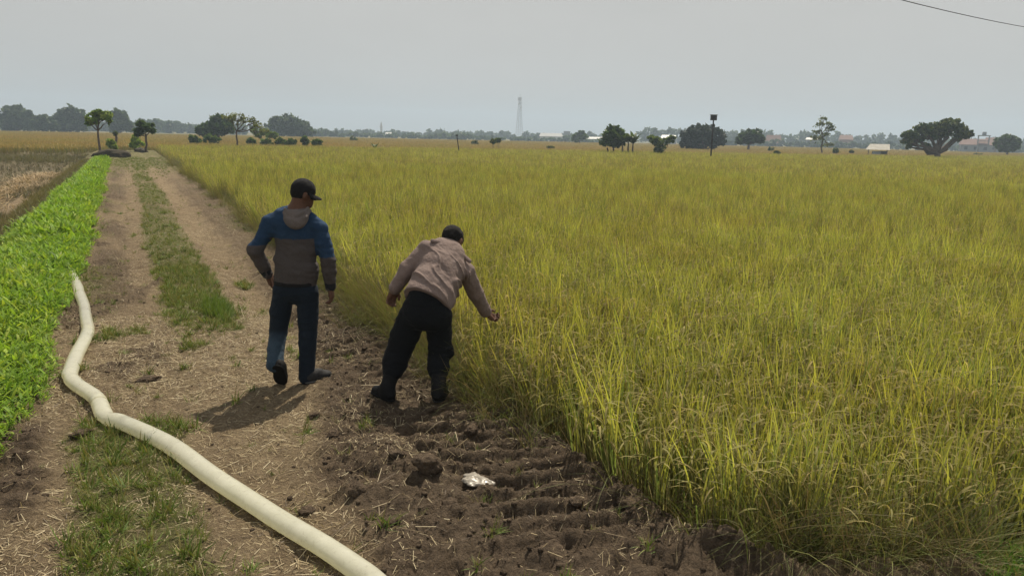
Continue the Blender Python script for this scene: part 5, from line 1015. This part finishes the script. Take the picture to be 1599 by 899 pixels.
# concrete water tower frame
D = 325; b_ = P(1533, 238, D); b_[2] = -0.36; zt = P(1533, 212, D)[2]+0.36; wt = empty('tank_tower', b_, 'dark open frame tank tower above the red roofs', 'tower'); wt.rotation_euler = (0, 0, -YAW-0.5)
for sx in (-1, 1):
    for sy in (-1, 1): MB().box((sx*2.0, sy*1.4, zt/2), (0.35, 0.35, zt)).build('post', GREYW, wt)
MB().box((0, 0, zt), (4.6, 3.4, 0.4)).build('deck', GREYW, wt); MB().tube([(0, 0, zt+.2), (0, 0, zt+1.6)], 0.8, 12).build('tank', GREYW, wt, True); MB().box((0, 0, zt-2.2), (4.2, 3.0, 0.25)).build('cross_beam', GREYW, wt)
# field hut with a white sheet roof
D = 135; b_ = P(1370, 241, D); b_[2] = -0.36; mp = D/F*1.02; hut = empty('field_hut', b_, 'small field hut with a pale gabled roof in the rice', 'hut'); hut.rotation_euler = (0, 0, -YAW-0.45); z0 = P(1370, 233.5, D)[2]+0.36; z1 = P(1370, 225, D)[2]+0.36
for sx in (-1, 1):
    for sy in (-1, 1): MB().tube([(sx*1.5, sy*1.1, 0), (sx*1.5, sy*1.1, z0)], 0.07, 6).build('post', WOODM, hut)
a = 16*mp; MB().add([(-a*1.05, -1.5, z0-.05), (a, -1.5, z0-.05), (a*.95, .1, z1), (-a*.7, .1, z1), (-a*1.05, 1.7, z0-.05), (a, 1.7, z0-.05)], [(0, 1, 2, 3), (3, 2, 5, 4), (0, 3, 4), (1, 5, 2)]).build('roof', simple('hut_roof', (0.36, 0.34, 0.30), 0.7, 0.2, 2), hut)
MB().add([(a*1.02, -1.3, z0+.45), (a*1.75, -1.3, z0-.15), (a*1.75, 1.4, z0-.15), (a*1.02, 1.4, z0+.45)], [(0, 1, 2, 3)]).build('awning', simple('grey_tarp', (0.4, 0.42, 0.43)), hut)
MB().box((0.3, 0, 0.55), (2.9, 2.0, 0.12)).build('platform', WOODM, hut); MB().box((-0.2, -0.4, 0.95), (1.3, 0.8, 0.65), 0.2).build('tarp_bundle', simple('blue_grey_tarp', (0.35, 0.40, 0.46)), hut); MB().box((0.9, 0.95, 0.95), (1.4, 0.08, 0.75)).build('back_panel', GREYW, hut)
# heap of dug earth and weeds at the end of the green bed
hb = P(172, 247, 53); co, f = rock_mesh('earth_heap', 77, 4, 0.55); co = co*np.array([1.15, 0.7, 0.42]); hp_ = link('earth_heap', fast_mesh('earth_heap', co, f, smooth=True), soil_material('heap_soil', (0.03, 0.026, 0.02), (0.10, 0.085, 0.06)), loc=(hb[0], hb[1], 0.05)); tag(hp_, 'dark heap of dug earth at the end of the green bed', 'heap')
hb = P(219, 236, 66); co, f = rock_mesh('earth_heap', 78, 4, 0.55); co = co*np.array([0.5, 0.4, 0.3]); hp_ = link('earth_heap', fast_mesh('earth_heap', co, f, smooth=True), soil_material('heap_soil_grey', (0.06, 0.055, 0.045), (0.13, 0.115, 0.09)), loc=(hb[0], hb[1], 0.0)); tag(hp_, 'small grey earth heap beside the dark topped sapling', 'heap')
# overhead wire crossing the upper right
wa, wb_ = P(1397, 0, 17), P(1599, 44, 24); dw = wb_-wa; q = [wa+dw*t for t in np.linspace(-6, 5, 60)]; q = [v+np.array([0, 0, 0.0012*((t-0.5)*np.linalg.norm(dw))**2]) for v, t in zip(q, np.linspace(-6, 5, 60))]
wo2 = MB().tube(q, 0.009, 6, False).build('overhead_wire', simple('wire_rubber', (0.03, 0.03, 0.03)), None, True); tag(wo2, 'single dark overhead wire crossing the upper right sky', 'wire')

# ------------------------------------------------------------------ haze: the hazy air of the plain
hz = MB().box((0, 0, 30-0.7), (3600, 3600, 62)).build('haze', None)
hm = bpy.data.materials.new('hazy_air'); hm.use_nodes = True; nt = hm.node_tree; nt.nodes.clear()
o_ = nt.nodes.new('ShaderNodeOutputMaterial'); pv = nt.nodes.new('ShaderNodeVolumePrincipled')
pv.inputs['Color'].default_value = (0.66, 0.82, 1.0, 1); pv.inputs['Density'].default_value = 0.00075; pv.inputs['Density Attribute'].default_value = ''
pv.inputs['Anisotropy'].default_value = 0.15
nt.links.new(pv.outputs[0], o_.inputs['Volume']); hz.data.materials.append(hm)
try: hm.cycles.homogeneous_volume = True
except Exception: pass
hz['kind'] = 'stuff'; hz['label'] = 'pale bluish haze hanging over the whole plain'; hz['category'] = 'haze'
